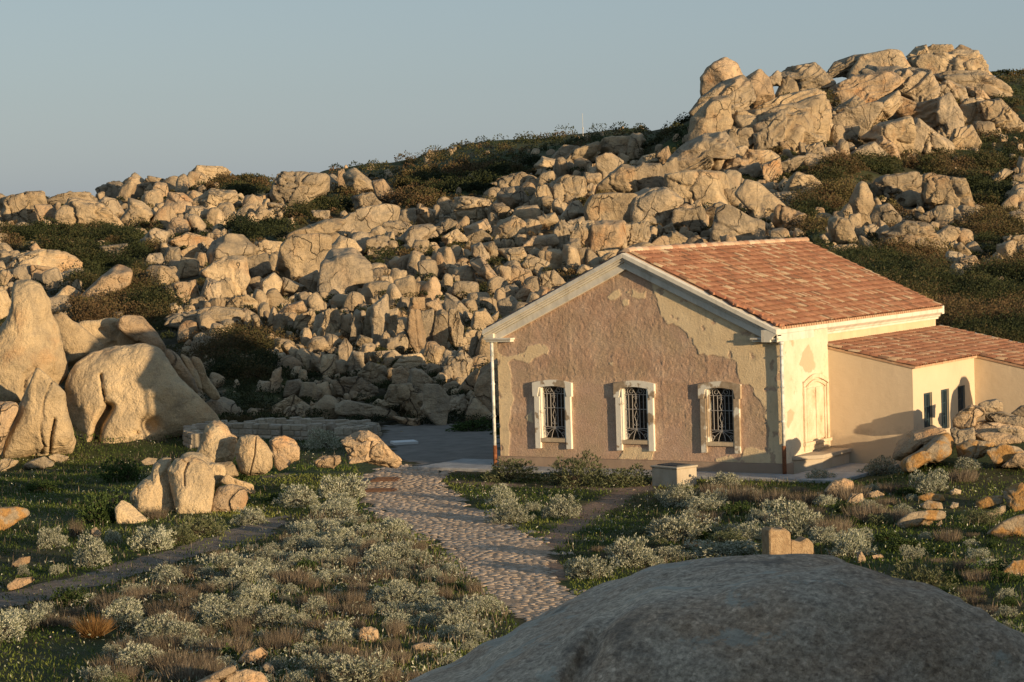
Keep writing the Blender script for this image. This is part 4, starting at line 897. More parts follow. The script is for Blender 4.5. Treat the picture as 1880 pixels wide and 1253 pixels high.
rk_(Z8, [(212, 585), (255, 540), (300, 560), (402, 655), (350, 715), (290, 760), (240, 750), (225, 670)], 'peak', 51, GRB, 'pointed wedge boulder in front of the group, left of the pale bushes', depth=65, lvl=6)
rk_(Z8, [(70, 745), (80, 705), (110, 690), (138, 720), (132, 760), (80, 770)], 'egg', 52, GR[2], 'small round brown boulder left of the pointed wedge boulder', depth=61)
rk_(Z8, [(1470, 210), (1520, 180), (1560, 165), (1620, 150), (1680, 185), (1750, 260), (1820, 320), (1790, 360), (1680, 345), (1600, 325), (1520, 335), (1505, 270)], 'fract', 53, GR[2], 'rough low outcrop at the edge of the yard, left of the house', depth=73, lvl=6, basefrac=.95)
rk_(Z8, [(1320, 325), (1370, 295), (1470, 292), (1475, 330), (1430, 362), (1340, 358)], 'fract', 54, GR[2], 'small flat-topped rock in the grass between cracked boulder and outcrop', depth=70.5)
rk_(lambda L: L, [(-30, 938), (0, 932), (30, 930), (50, 936), (56, 945), (32, 958), (8, 974), (-30, 975)], 'round', 55, ORL, 'bright orange lichen-covered boulder at the left edge', basefrac=.95)
rk_(lambda L: L, [(12, 1075), (30, 1062), (62, 1060), (62, 1068), (35, 1080), (15, 1084)], 'round', 56, GR[2], 'flat orange-brown rock between the dirt track and the left edge', basefrac=.95)
rk_(lambda L: L, [(20, 1036), (36, 1024), (56, 1022), (54, 1034), (30, 1042)], 'round', 57, GR[2], 'small brown rock under the scrub at the left edge', basefrac=.95)
I = lambda L: L
rk_(I, [(340, 1262), (395, 1235), (430, 1220), (434, 1232), (405, 1252), (380, 1275), (340, 1275)], 'egg', 58, GR[2], 'long low orange rock at the bottom, left of the cluster', basefrac=.9)
rk_(I, [(400, 1275), (412, 1240), (450, 1228), (482, 1236), (495, 1256), (495, 1275)], 'egg', 59, GR[2], 'round orange rock cut by the bottom edge', basefrac=.8)
rk_(I, [(435, 1215), (450, 1195), (480, 1188), (492, 1200), (485, 1215), (455, 1224)], 'egg', 60, GR[2], 'smooth orange rock topmost of the cluster at the bottom', basefrac=.95)
rk_(I, [(482, 1225), (488, 1216), (500, 1222), (507, 1238), (494, 1245)], 'egg', 61, GR[1], 'small pale stone at the right of the bottom rock cluster', basefrac=.95)
rk_(I, [(656, 1165), (662, 1154), (680, 1150), (694, 1157), (696, 1172), (684, 1180), (662, 1178)], 'egg', 62, GR[2], 'round brown boulder sitting among the silver bushes', basefrac=.95)
rk_(I, [(755, 1186), (775, 1179), (795, 1182), (805, 1192), (800, 1200), (765, 1200)], 'egg', 63, GR[2], 'flat-topped orange rock half hidden by bushes near the big foreground boulder', basefrac=.95)
rk_(I, [(632, 1195), (645, 1188), (658, 1190), (662, 1200), (640, 1202)], 'egg', 64, GR[2], 'small orange stone peeping out of the lower silver bushes', basefrac=.95)
# right foreground
for i_, (pts, mat, lb) in enumerate([([(612, 240), (660, 185), (720, 165), (770, 185), (778, 225), (710, 272), (640, 275)], GR[2], 'smooth round boulder in dry grass in front of the bench'),
    ([(730, 305), (760, 250), (820, 248), (828, 290), (770, 312)], GR[2], 'squat brown rock below the smooth round boulder'), ([(835, 248), (900, 232), (937, 255), (927, 280), (845, 275)], GR[2], 'low brown rock right of the squat one in dry grass'),
    ([(1108, 268), (1180, 245), (1250, 258), (1260, 288), (1150, 296)], ORL, 'orange lichen rock on top of the small pile at right'), ([(1118, 314), (1170, 285), (1240, 298), (1248, 334), (1150, 336)], ORL, 'middle rock of the small orange lichen pile at right'),
    ([(1005, 400), (1080, 350), (1180, 335), (1262, 345), (1258, 385), (1150, 396), (1100, 435), (1015, 435)], ORL, 'long low orange lichen rock at the foot of the small pile'), ([(1422, 295), (1480, 265), (1560, 258), (1573, 300), (1480, 325), (1425, 335)], ORL, 'lichened rock lying on a paler one near the right edge'),
    ([(1425, 355), (1500, 345), (1577, 305), (1580, 345), (1510, 390), (1430, 382)], GR[1], 'pale grey rock under the lichened one near the right edge'), ([(1570, 240), (1640, 195), (1740, 185), (1740, 335), (1620, 350), (1588, 300)], ORL, 'large orange lichen boulder cut by the right edge'),
    ([(1470, 470), (1560, 400), (1640, 365), (1740, 348), (1740, 480), (1560, 485)], ORL, 'lower orange lichen outcrop cut by the right edge'), ([(1560, 670), (1620, 610), (1740, 590), (1740, 680), (1620, 695)], ORL, 'orange lichen rock lying in shade low at the right edge'),
    ([(788, 565), (812, 553), (835, 590), (837, 620), (795, 618)], GR[2], 'small pointed brown stone behind the crest of the foreground boulder'), ([(1280, 240), (1310, 222), (1345, 232), (1340, 255), (1290, 258)], GR[1], 'small grey stone right of the lichen pile top'),
    ([(1282, 322), (1300, 295), (1330, 300), (1330, 322), (1300, 332)], GR[1], 'small pale stone right of the lichen pile'), ([(1210, 410), (1240, 390), (1245, 412), (1220, 425)], GR[1], 'tiny white stone below the lichen pile'),
    ([(870, 580), (920, 570), (935, 590), (880, 600)], GR[2], 'flat brown stone right of the small pointed one'), ([(1120, 400), (1170, 380), (1195, 400), (1180, 420), (1130, 425)], ORL, 'small lichened stone leaning on the long low rock')]):
    rk_(ZR, pts, 'round' if i_ % 3 else 'egg', 70+i_, mat, lb, 'boulder', 'boulder', basefrac=.95)
# mound in front of the annex
for i_, (pts, mat, lb, kd, dp) in enumerate([([(960, 1110), (1100, 960), (1300, 900), (1450, 810), (1600, 790), (1800, 820), (1800, 1110), (1500, 1115), (1300, 1100)], GR[2], 'broad cracked bedrock under the rocks of the annex mound', 'massif', 69.5),
    ([(1445, 705), (1500, 680), (1570, 668), (1605, 700), (1602, 750), (1520, 755), (1460, 740)], GR[1], 'grey block rock topmost on the mound before the annex', 'block', 70.5),
    ([(1655, 765), (1720, 712), (1760, 710), (1800, 790), (1690, 790)], GR[1], 'grey rounded rock on the mound at the right edge', 'round', 70.5), ([(1285, 800), (1320, 760), (1400, 705), (1480, 720), (1500, 760), (1440, 800), (1430, 840), (1330, 865), (1288, 850)], GR[2], 'brown hollowed rock leaning in front of the annex windows', 'round', 69.3),
    ([(1490, 770), (1600, 750), (1740, 790), (1760, 860), (1600, 830), (1500, 810)], GR[1], 'flat grey slab below the topmost mound rock', 'slab', 69.3), ([(1410, 905), (1500, 880), (1640, 890), (1740, 940), (1650, 960), (1540, 975), (1430, 950)], GR[2], 'long low tan ledge across the mound', 'slab', 67.5),
    ([(1265, 860), (1330, 865), (1420, 850), (1430, 930), (1340, 980), (1290, 950)], GR[1], 'lichen-spotted rock between the brown hollowed rock and the big faceted one', 'block', 67.5),
    ([(895, 1045), (930, 950), (1010, 880), (1140, 845), (1230, 860), (1255, 885), (1120, 955), (1040, 1020), (960, 1065)], GR[2], 'big tan faceted rock of the mound, its top plane tilted to the annex wall', 'block', 66), ([(950, 1065), (1050, 1010), (1180, 900), (1260, 880), (1290, 940), (1275, 1020), (1200, 1075), (1100, 1085), (1000, 1140), (955, 1120)], ORL, 'big orange lichen rock face under the tilted tan rock', 'round', 65.2),
    ([(1305, 965), (1400, 930), (1560, 950), (1480, 1040), (1390, 1068), (1320, 1048)], ORL, 'orange lichen rock in the centre of the mound, half shaded', 'round', 65), ([(1495, 1005), (1600, 960), (1700, 975), (1745, 1010), (1650, 1100), (1560, 1105)], ORL, 'wedge-shaped orange lichen rock low on the right of the mound', 'block', 64.3),
    ([(1590, 1105), (1690, 1020), (1780, 1010), (1780, 1120)], GR[2], 'tan rock cut by the right edge beside the wedge-shaped lichen rock', 'round', 64), ([(1560, 860), (1650, 850), (1780, 880), (1780, 950), (1640, 930)], GR[1], 'grey rock ledge at the right edge of the mound', 'slab', 68.6)]):
    rk_(ZA7, pts, kd, 99+i_, mat, lb, 'boulder', 'boulder', depth=dp+1.7, thick=1.1)

# hillside boulders: (frame, outline, kind); labels are worked out from their place and shape below
HL = []
def H(fn, s, *L):
    for pts, kd in L:
        P = np.array(fn(pts)); c = (P.min(0)+P.max(0))/2; HL.append(([tuple(q) for q in c+(P-c)*1.19], kd))
r_, b_k, f_, p_, s_l = 'round', 'block', 'fract', 'peak', 'slab'
H(ZP, 0, ([(265, 120), (320, 150), (345, 210), (290, 240), (200, 290), (150, 330), (152, 240), (175, 175), (220, 140)], p_), ([(345, 215), (385, 260), (405, 330), (330, 385), (280, 410), (200, 410), (120, 425), (100, 380), (150, 320), (240, 250)], b_k),
  ([(190, 340), (278, 330), (280, 480), (200, 540), (120, 580), (75, 560), (95, 440), (130, 400)], b_k), ([(50, 580), (150, 530), (250, 520), (305, 600), (290, 650), (220, 640), (180, 680), (100, 710), (0, 730), (-20, 650)], r_),
  ([(-30, 740), (110, 720), (240, 730), (265, 780), (262, 890), (150, 890), (50, 860), (-30, 840)], r_), ([(380, 225), (450, 180), (500, 230), (522, 310), (460, 355), (410, 375), (400, 280)], p_), ([(508, 215), (540, 180), (562, 190), (558, 245), (520, 248)], p_),
  ([(540, 300), (570, 240), (600, 208), (640, 240), (655, 290), (560, 310)], p_), ([(560, 205), (620, 165), (740, 143), (780, 180), (840, 240), (840, 275), (740, 290), (660, 290), (640, 250), (640, 210), (570, 230)], r_),
  ([(390, 400), (560, 320), (720, 285), (770, 300), (760, 345), (640, 425), (580, 440), (490, 455), (420, 440)], s_l), ([(570, 400), (700, 330), (800, 350), (825, 400), (680, 430), (600, 450)], r_), ([(430, 470), (560, 400), (585, 440), (565, 560), (480, 605), (430, 530)], r_),
  ([(600, 540), (700, 505), (790, 535), (795, 575), (650, 585), (600, 570)], r_), ([(815, 190), (860, 130), (950, 100), (1020, 95), (1010, 150), (940, 205), (900, 195), (850, 200)], r_), ([(940, 190), (1010, 100), (1140, 75), (1190, 85), (1240, 175), (1150, 200), (1060, 230), (960, 240)], b_k),
  ([(850, 270), (960, 215), (1100, 195), (1150, 200), (1195, 240), (1130, 290), (960, 370), (860, 330), (835, 290)], s_l), ([(1150, 200), (1260, 175), (1350, 190), (1393, 270), (1375, 335), (1330, 385), (1260, 360), (1200, 330), (1185, 240)], b_k), ([(840, 390), (960, 315), (1003, 350), (980, 375), (880, 420)], r_),
  ([(845, 450), (870, 415), (980, 375), (1070, 355), (1090, 380), (1045, 450), (1000, 535), (960, 530), (930, 500), (855, 490)], b_k), ([(1000, 380), (1180, 295), (1200, 350), (1155, 405), (1080, 450), (1040, 470), (1085, 385)], s_l), ([(1190, 310), (1300, 355), (1420, 325), (1438, 370), (1392, 470), (1340, 480), (1260, 440), (1195, 405)], b_k),
  ([(1420, 340), (1470, 305), (1525, 400), (1535, 480), (1480, 510), (1405, 455)], p_), ([(1000, 540), (1100, 465), (1240, 435), (1265, 500), (1245, 610), (1200, 630), (1130, 550), (1060, 550)], b_k), ([(1250, 550), (1300, 435), (1400, 515), (1465, 555), (1475, 590), (1370, 620), (1270, 615)], f_),
  ([(1465, 570), (1500, 495), (1580, 475), (1625, 560), (1600, 605), (1500, 590)], b_k), ([(1035, 570), (1110, 515), (1180, 590), (1192, 635), (1130, 640)], r_), ([(910, 640), (1000, 580), (1060, 562), (1130, 635), (1040, 650)], r_), ([(1245, 105), (1290, 60), (1340, 48), (1352, 90), (1392, 175), (1370, 195), (1330, 185), (1310, 130)], b_k),
  ([(1342, 60), (1380, 40), (1470, 40), (1482, 72), (1400, 95), (1348, 95)], b_k), ([(1350, 95), (1480, 72), (1600, 78), (1645, 150), (1645, 195), (1400, 200)], b_k), ([(1488, 75), (1530, 40), (1575, 60), (1615, 105), (1530, 115)], p_), ([(1395, 205), (1500, 190), (1640, 190), (1700, 225), (1750, 260), (1785, 310), (1600, 290), (1480, 250)], f_),
  ([(1640, 350), (1740, 336), (1800, 400), (1850, 460), (1760, 500), (1690, 470)], r_), ([(1390, 280), (1460, 230), (1540, 270), (1560, 340), (1480, 330), (1400, 330)], f_), ([(1540, 340), (1640, 330), (1700, 440), (1640, 480), (1540, 460)], f_), ([(1560, 260), (1640, 280), (1680, 330), (1600, 340)], f_),
  ([(280, 500), (400, 490), (420, 560), (340, 600), (290, 580)], f_), ([(395, 450), (440, 450), (440, 520), (400, 500)], b_k), ([(420, 520), (460, 510), (475, 600), (430, 610)], b_k), ([(640, 460), (760, 410), (815, 390), (825, 470), (760, 510), (650, 510)], f_), ([(560, 560), (600, 555), (612, 600), (570, 610)], r_), ([(700, 580), (780, 565), (800, 640), (720, 660)], b_k),
  ([(335, 840), (390, 775), (450, 790), (572, 900), (470, 980), (430, 985), (390, 900)], p_), ([(205, 1060), (240, 925), (300, 915), (400, 970), (455, 985), (460, 1095), (380, 1110), (300, 1080)], b_k), ([(360, 655), (400, 608), (500, 608), (545, 640), (430, 705), (380, 695)], r_), ([(468, 685), (555, 648), (565, 720), (520, 785), (480, 745)], b_k),
  ([(560, 675), (650, 638), (695, 640), (640, 705), (580, 735)], b_k), ([(948, 860), (975, 800), (1005, 782), (1045, 840), (1052, 900), (1030, 940), (1052, 1005), (990, 1018), (962, 950)], r_), ([(1048, 965), (1080, 908), (1140, 892), (1198, 960), (1192, 995), (1080, 1005)], b_k), ([(828, 980), (860, 963), (920, 978), (967, 1080), (900, 1105), (833, 1095)], r_),
  ([(1178, 1085), (1230, 1048), (1315, 1060), (1295, 1135), (1220, 1138)], r_), ([(1090, 1060), (1230, 988), (1340, 1000), (1425, 1125), (1310, 1140), (1300, 1070), (1200, 1060)], f_), ([(800, 1145), (860, 1113), (960, 1108), (987, 1155), (860, 1172)], r_), ([(1058, 850), (1060, 800), (1110, 745), (1280, 728), (1332, 770), (1280, 805), (1180, 825), (1080, 860)], f_),
  ([(1350, 740), (1540, 768), (1580, 900), (1480, 940), (1340, 860)], f_), ([(-8, 925), (60, 895), (165, 950), (155, 1005), (0, 1015)], b_k), ([(160, 930), (240, 885), (335, 930), (230, 965), (190, 1005)], b_k), ([(650, 740), (730, 740), (790, 790), (700, 820)], f_), ([(545, 830), (640, 825), (660, 870), (560, 880)], f_), ([(1500, 1120), (1530, 1100), (1580, 1150), (1520, 1170)], r_),
  ([(1520, 1180), (1600, 1170), (1650, 1240), (1540, 1250)], f_), ([(1300, 960), (1400, 910), (1440, 960), (1350, 1000)], f_), ([(1760, 1070), (1870, 1060), (1890, 1130), (1790, 1140)], f_), ([(1690, 750), (1760, 705), (1800, 720), (1700, 800)], b_k), ([(1800, 740), (1890, 720), (1890, 780), (1800, 790)], r_), ([(560, 900), (690, 950), (650, 1050), (560, 1040), (520, 960)], f_))
H(ZK, 0, ([(1335, 300), (1400, 280), (1458, 320), (1400, 385), (1345, 415)], r_), ([(1335, 470), (1345, 430), (1450, 338), (1520, 350), (1532, 475), (1400, 485)], r_), ([(1520, 360), (1560, 335), (1640, 335), (1662, 410), (1640, 460), (1560, 470), (1530, 430)], r_), ([(1533, 325), (1560, 290), (1612, 278), (1635, 310), (1570, 345)], r_),
  ([(1630, 280), (1680, 243), (1697, 300), (1650, 345)], p_), ([(1650, 345), (1720, 303), (1727, 350), (1702, 455), (1658, 435)], b_k), ([(1288, 610), (1290, 530), (1320, 490), (1400, 480), (1512, 488), (1518, 625), (1420, 618)], b_k), ([(1515, 490), (1580, 462), (1670, 455), (1742, 510), (1705, 590), (1690, 630), (1520, 630)], r_), ([(1212, 690), (1240, 620), (1312, 618), (1312, 770), (1250, 755)], f_),
  ([(1312, 620), (1460, 618), (1467, 720), (1420, 768), (1310, 755)], b_k), ([(1472, 630), (1580, 622), (1592, 748), (1530, 750), (1478, 735)], f_), ([(638, 545), (650, 498), (720, 498), (790, 508), (822, 580), (760, 605), (660, 608)], f_), ([(848, 480), (880, 453), (950, 443), (988, 500), (970, 545), (900, 560), (858, 545)], r_), ([(1008, 520), (1040, 448), (1080, 438), (1108, 490), (1050, 555)], r_),
  ([(960, 745), (1020, 688), (1120, 678), (1133, 720), (1060, 760), (990, 763)], r_), ([(1150, 590), (1210, 518), (1240, 513), (1275, 570), (1190, 608)], r_), ([(815, 695), (850, 618), (920, 588), (968, 620), (972, 680), (900, 710)], r_), ([(38, 625), (180, 548), (290, 533), (338, 550), (320, 625), (200, 668), (60, 665)], s_l), ([(88, 385), (140, 353), (212, 410), (238, 465), (150, 475), (108, 435)], r_),
  ([(228, 420), (280, 408), (333, 480), (325, 525), (250, 495)], r_), ([(352, 705), (420, 638), (500, 628), (528, 650), (470, 715), (400, 730)], b_k), ([(1028, 335), (1070, 298), (1130, 308), (1143, 345), (1060, 365)], r_), ([(1115, 290), (1170, 238), (1240, 243), (1200, 305), (1130, 308)], b_k), ([(1345, 250), (1380, 203), (1520, 193), (1563, 215), (1450, 275), (1370, 285)], s_l),
  ([(712, 815), (760, 788), (800, 830), (872, 925), (840, 928), (760, 875)], r_), ([(718, 735), (760, 718), (803, 790), (790, 815), (720, 775)], r_), ([(768, 725), (820, 713), (853, 770), (810, 805)], r_), ([(1048, 875), (1120, 858), (1178, 920), (1120, 955), (1060, 945)], f_), ([(1225, 255), (1330, 223), (1335, 270), (1270, 315), (1190, 325), (1140, 335)], f_),
  ([(60, 370), (85, 355), (105, 460), (60, 450)], b_k), ([(130, 490), (220, 470), (270, 540), (150, 560)], f_), ([(850, 400), (960, 370), (1030, 400), (980, 440), (860, 445)], f_), ([(520, 640), (600, 600), (640, 620), (560, 690)], f_), ([(570, 690), (640, 650), (690, 700), (600, 730)], f_), ([(430, 560), (480, 545), (530, 560), (520, 630), (440, 620)], b_k), ([(340, 620), (360, 560), (430, 550), (430, 620), (360, 640)], b_k),
  ([(1100, 430), (1180, 390), (1260, 400), (1270, 480), (1200, 520), (1120, 520)], f_), ([(1660, 640), (1700, 620), (1710, 660), (1650, 670)], r_), ([(1660, 690), (1720, 660), (1780, 700), (1760, 730), (1680, 725)], b_k), ([(1740, 700), (1870, 690), (1870, 725), (1760, 730)], b_k), ([(1720, 560), (1850, 545), (1870, 640), (1780, 650), (1710, 620)], f_), ([(1040, 590), (1120, 570), (1140, 610), (1060, 640)], r_), ([(1170, 620), (1260, 590), (1270, 640), (1190, 670)], r_),
  ([(850, 750), (960, 740), (990, 800), (900, 810)], f_), ([(680, 640), (780, 600), (800, 640), (700, 680)], b_k), ([(690, 690), (760, 650), (810, 690), (780, 720), (700, 720)], r_), ([(1340, 760), (1430, 750), (1440, 790), (1360, 800)], r_), ([(1180, 760), (1200, 700), (1245, 700), (1250, 780)], b_k))
H(ZL, 0, ([(15, 240), (130, 208), (200, 205), (212, 260), (190, 365), (60, 360), (18, 300)], f_), ([(178, 270), (250, 268), (303, 330), (302, 380), (200, 360)], r_), ([(213, 245), (310, 208), (420, 198), (465, 240), (440, 268), (300, 265)], f_), ([(290, 310), (370, 238), (500, 258), (565, 330), (592, 355), (460, 380), (310, 378)], f_), ([(478, 262), (520, 228), (570, 238), (608, 300), (562, 338)], r_),
  ([(598, 335), (640, 280), (640, 233), (700, 250), (773, 310), (720, 338), (640, 358)], b_k), ([(802, 305), (840, 208), (900, 208), (953, 250), (958, 300), (860, 305)], r_), ([(688, 165), (740, 122), (800, 133), (835, 160), (720, 185)], f_), ([(925, 125), (980, 72), (1090, 73), (1125, 100), (1060, 135), (960, 138)], f_), ([(1348, 205), (1390, 118), (1480, 108), (1602, 120), (1602, 195), (1490, 248), (1380, 270)], f_),
  ([(35, 610), (80, 520), (200, 488), (310, 498), (393, 560), (330, 598), (200, 610)], f_), ([(405, 710), (500, 620), (570, 568), (632, 590), (622, 655), (540, 700), (430, 750)], b_k), ([(1038, 495), (1060, 448), (1130, 413), (1190, 418), (1243, 470), (1232, 530), (1140, 540), (1050, 560)], r_), ([(1000, 595), (1110, 528), (1200, 528), (1212, 640), (1162, 712), (1120, 650), (1040, 630)], r_),
  ([(1213, 535), (1310, 503), (1328, 580), (1250, 628), (1208, 595)], b_k), ([(1382, 565), (1400, 468), (1450, 428), (1560, 418), (1613, 430), (1613, 545), (1560, 598), (1480, 620), (1400, 600)], b_k), ([(1478, 630), (1560, 588), (1573, 640), (1550, 708), (1498, 658)], b_k), ([(1588, 650), (1600, 558), (1640, 498), (1740, 488), (1813, 560), (1818, 635), (1750, 700), (1650, 710), (1588, 698)], b_k),
  ([(1618, 490), (1680, 418), (1740, 438), (1775, 480), (1640, 520)], r_), ([(813, 525), (830, 478), (880, 473), (903, 550), (840, 562)], r_), ([(898, 490), (960, 463), (988, 490), (920, 548)], b_k), ([(858, 655), (960, 638), (978, 720), (900, 758)], f_), ([(988, 730), (1020, 628), (1080, 648), (1083, 758)], f_), ([(1428, 405), (1600, 338), (1690, 335), (1660, 380), (1560, 425), (1450, 438)], s_l), ([(708, 565), (740, 508), (790, 503), (803, 540), (760, 598)], r_),
  ([(1220, 480), (1300, 440), (1390, 450), (1380, 500), (1260, 520)], f_), ([(840, 440), (930, 400), (1040, 430), (1010, 480), (880, 470)], f_), ([(700, 440), (760, 380), (830, 400), (800, 460), (730, 490)], f_), ([(960, 240), (1040, 195), (1150, 195), (1160, 240), (1020, 290)], f_), ([(500, 470), (620, 455), (650, 500), (560, 530)], f_), ([(1330, 250), (1400, 260), (1500, 300), (1340, 310)], f_), ([(0, 230), (20, 240), (10, 330), (-30, 320)], f_),
  ([(1540, 290), (1620, 290), (1620, 330), (1560, 335)], f_), ([(1290, 640), (1350, 600), (1390, 640), (1360, 720), (1300, 720)], b_k), ([(1400, 620), (1500, 660), (1550, 700), (1400, 720)], b_k), ([(590, 380), (700, 375), (720, 400), (600, 410)], s_l), ([(160, 560), (250, 570), (250, 620), (160, 620)], r_))
H(ZN, 0, ([(98, 520), (110, 468), (200, 458), (320, 428), (460, 438), (475, 500), (400, 538), (250, 533)], f_), ([(755, 550), (780, 478), (860, 448), (873, 480), (820, 563)], r_), ([(863, 570), (880, 478), (922, 458), (922, 510), (890, 578)], r_), ([(922, 590), (930, 448), (992, 443), (1002, 490), (992, 600)], f_), ([(1012, 570), (1030, 478), (1072, 463), (1062, 580)], r_), ([(1062, 610), (1090, 448), (1122, 458), (1115, 610)], b_k),
  ([(1133, 560), (1160, 438), (1187, 428), (1202, 560), (1160, 590)], r_), ([(1188, 430), (1262, 368), (1273, 470), (1232, 610), (1188, 620)], r_), ([(1262, 570), (1275, 448), (1322, 438), (1312, 550)], b_k), ([(1378, 570), (1385, 458), (1442, 453), (1473, 640), (1422, 668), (1388, 630)], r_), ([(1448, 465), (1512, 448), (1513, 645), (1478, 648)], b_k), ([(1513, 650), (1530, 468), (1560, 448), (1588, 470), (1583, 625), (1540, 660)], b_k),
  ([(1588, 630), (1600, 448), (1642, 448), (1668, 540), (1668, 640)], b_k), ([(1378, 445), (1400, 378), (1462, 378), (1463, 440), (1400, 458)], b_k), ([(1478, 405), (1540, 378), (1563, 440), (1485, 450)], b_k), ([(1578, 445), (1590, 355), (1640, 378), (1703, 440), (1640, 455)], p_), ([(1722, 525), (1740, 458), (1790, 438), (1833, 500), (1800, 545), (1740, 562)], b_k), ([(1562, 740), (1590, 678), (1670, 668), (1718, 720), (1690, 805), (1600, 840)], f_),
  ([(1298, 745), (1350, 688), (1440, 678), (1463, 720), (1400, 748)], r_), ([(1298, 835), (1300, 768), (1340, 748), (1373, 780), (1363, 850)], b_k), ([(1383, 840), (1400, 768), (1450, 768), (1503, 820), (1472, 890)], r_), ([(1265, 935), (1290, 858), (1390, 848), (1453, 900), (1453, 1010), (1420, 1020), (1330, 940)], f_), ([(1468, 990), (1475, 858), (1540, 858), (1593, 920), (1573, 1070)], b_k), ([(1695, 1020), (1720, 930), (1740, 908), (1835, 1005), (1760, 1020)], p_),
  ([(1748, 870), (1780, 768), (1850, 728), (1920, 760), (1920, 990), (1800, 970)], b_k), ([(1698, 705), (1720, 598), (1752, 588), (1742, 705)], b_k), ([(1755, 660), (1790, 558), (1880, 498), (1920, 680), (1790, 725)], b_k), ([(978, 825), (1110, 808), (1203, 860), (1180, 900), (1020, 898)], f_), ([(1115, 785), (1170, 728), (1250, 748), (1258, 835), (1150, 838)], f_), ([(638, 890), (650, 778), (692, 753), (683, 880)], r_), ([(710, 898), (730, 828), (790, 818), (813, 850), (770, 910)], r_),
  ([(798, 908), (815, 838), (870, 838), (908, 890), (880, 938)], r_), ([(1005, 965), (1050, 928), (1280, 978), (1305, 1018), (1150, 1020), (1020, 1000)], s_l), ([(1228, 935), (1290, 918), (1355, 980), (1260, 975)], s_l), ([(1298, 1015), (1430, 1030), (1435, 1068), (1340, 1050)], s_l), ([(848, 745), (860, 678), (902, 688), (902, 758)], r_), ([(912, 768), (920, 688), (982, 688), (978, 785), (950, 808)], r_), ([(1048, 735), (1080, 668), (1132, 678), (1133, 788), (1060, 778)], r_),
  ([(1098, 625), (1120, 578), (1182, 598), (1173, 655)], r_), ([(678, 465), (720, 418), (800, 393), (823, 440), (760, 478)], b_k), ([(1003, 725), (1010, 638), (1040, 598), (1072, 640), (1062, 728)], p_), ([(398, 415), (440, 373), (510, 363), (558, 400), (540, 438)], f_), ([(560, 870), (580, 825), (630, 830), (620, 880)], r_), ([(480, 690), (550, 685), (540, 740), (480, 735)], b_k), ([(590, 600), (640, 570), (680, 600), (620, 650)], f_), ([(1200, 670), (1300, 660), (1340, 690), (1220, 720)], b_k),
  ([(655, 960), (760, 900), (840, 960), (840, 980), (670, 980)], f_), ([(1590, 990), (1620, 910), (1680, 900), (1690, 1000)], f_), ([(1120, 920), (1180, 900), (1230, 925), (1150, 930)], b_k), ([(1645, 870), (1700, 800), (1750, 760), (1740, 880), (1690, 900)], b_k), ([(1265, 660), (1280, 600), (1320, 590), (1330, 640), (1290, 670)], r_))
for pts in ([(1280, 270), (1300, 230), (1340, 210), (1400, 200), (1480, 185), (1520, 170), (1530, 260), (1500, 340), (1400, 385), (1290, 400), (1235, 340)], [(1522, 160), (1600, 125), (1650, 120), (1700, 150), (1745, 205), (1800, 255), (1790, 290), (1700, 300), (1600, 295), (1525, 290)],
            [(1665, 105), (1720, 98), (1790, 105), (1832, 150), (1856, 205), (1780, 225), (1690, 175)]):
    HL.insert(0, (pts, 'massif'))
for k_, (poly, kd) in enumerate(HL):
    cq = np.mean(poly, axis=0)
    if cq[0] > 1230 and cq[1] < 330 and kd in ('block', 'round', 'slab') and k_ % 4 != 1: kd = 'strat'
    if kd == 'round' and k_ % 3 == 0: kd = 'shard' if k_ % 2 else 'block'
    P = np.array(poly); wpx = np.ptp(P[:, 0]); hpx = np.ptp(P[:, 1]); big_ = max(wpx, hpx)
    mat = GR[[0, 1, 0, 2, 1][k_ % 5]]; lvl = 6 if kd in ('massif', 'strat') else 5 if big_ > 34 or kd == 'fract' else 4
    o = polyrock('boulder' if kd not in ('fract', 'massif') else 'rock_outcrop', poly, kd, 200+k_, mat, lvl=lvl, thick=1.05 if kd != 'slab' else .85, bury=.1, basefrac=.88 if kd != 'massif' else .5)
    HPOLY.append((poly, o)); o['auto'] = 1
# ------------------------------------------------------------------ smaller rocks scattered between the mapped ones
rs = np.random.RandomState(12)
KD = ['round', 'block', 'block', 'slab', 'peak', 'shard', 'block', 'round', 'fract', 'block', 'shard', 'shard', 'peak', 'fract']
VAR = [mesh_from('rock_form', *rockshape(kd, 700+i, 4), True, GR[i % 3]) for i, kd in enumerate(KD)]
LOW = [rockshape(kd, 760+i, 3) for i, kd in enumerate(KD)]
ROCKZ = [(0, 350, 1880, 470), (0, 420, 920, 800), (250, 300, 1500, 600), (900, 240, 1880, 620)]
occ = np.zeros((1000, 1880), bool)
yy_, xx_ = np.mgrid[0:1000, 0:1880]
def mark(poly, sh=.93):
    P = np.array(poly); c = P.mean(0); P = c+(P-c)*sh; x0, y0 = np.maximum(P.min(0).astype(int)-1, 0); x1, y1 = np.minimum(P.max(0).astype(int)+2, [1880, 1000])
    if x1 <= x0 or y1 <= y0: return
    occ[y0:y1, x0:x1] |= inpoly(xx_[y0:y1, x0:x1], yy_[y0:y1, x0:x1], [tuple(p) for p in P])
for poly, o in HPOLY:
    if o.name.startswith('rock_outcrop') and max(np.ptp(np.array(poly), axis=0)) > 150: continue
    mark(poly)
def dens(x, y):
    """share of bare rock at a photo pixel"""
    d = np.where(rockmask(x, y) & rockmask(x, y-14), 1.0, .012)
    d = np.where((x > 1430) & (y > 330) & d.astype(bool), d*.85, d)
    d = np.where((x < 420) & (y > 560), d*.5, d)
    d = d*sm(-.35, .05, fbm(np.stack([x/55, y/30, 0*x], 1), 5, 3))
    return d
medium = []; small = []
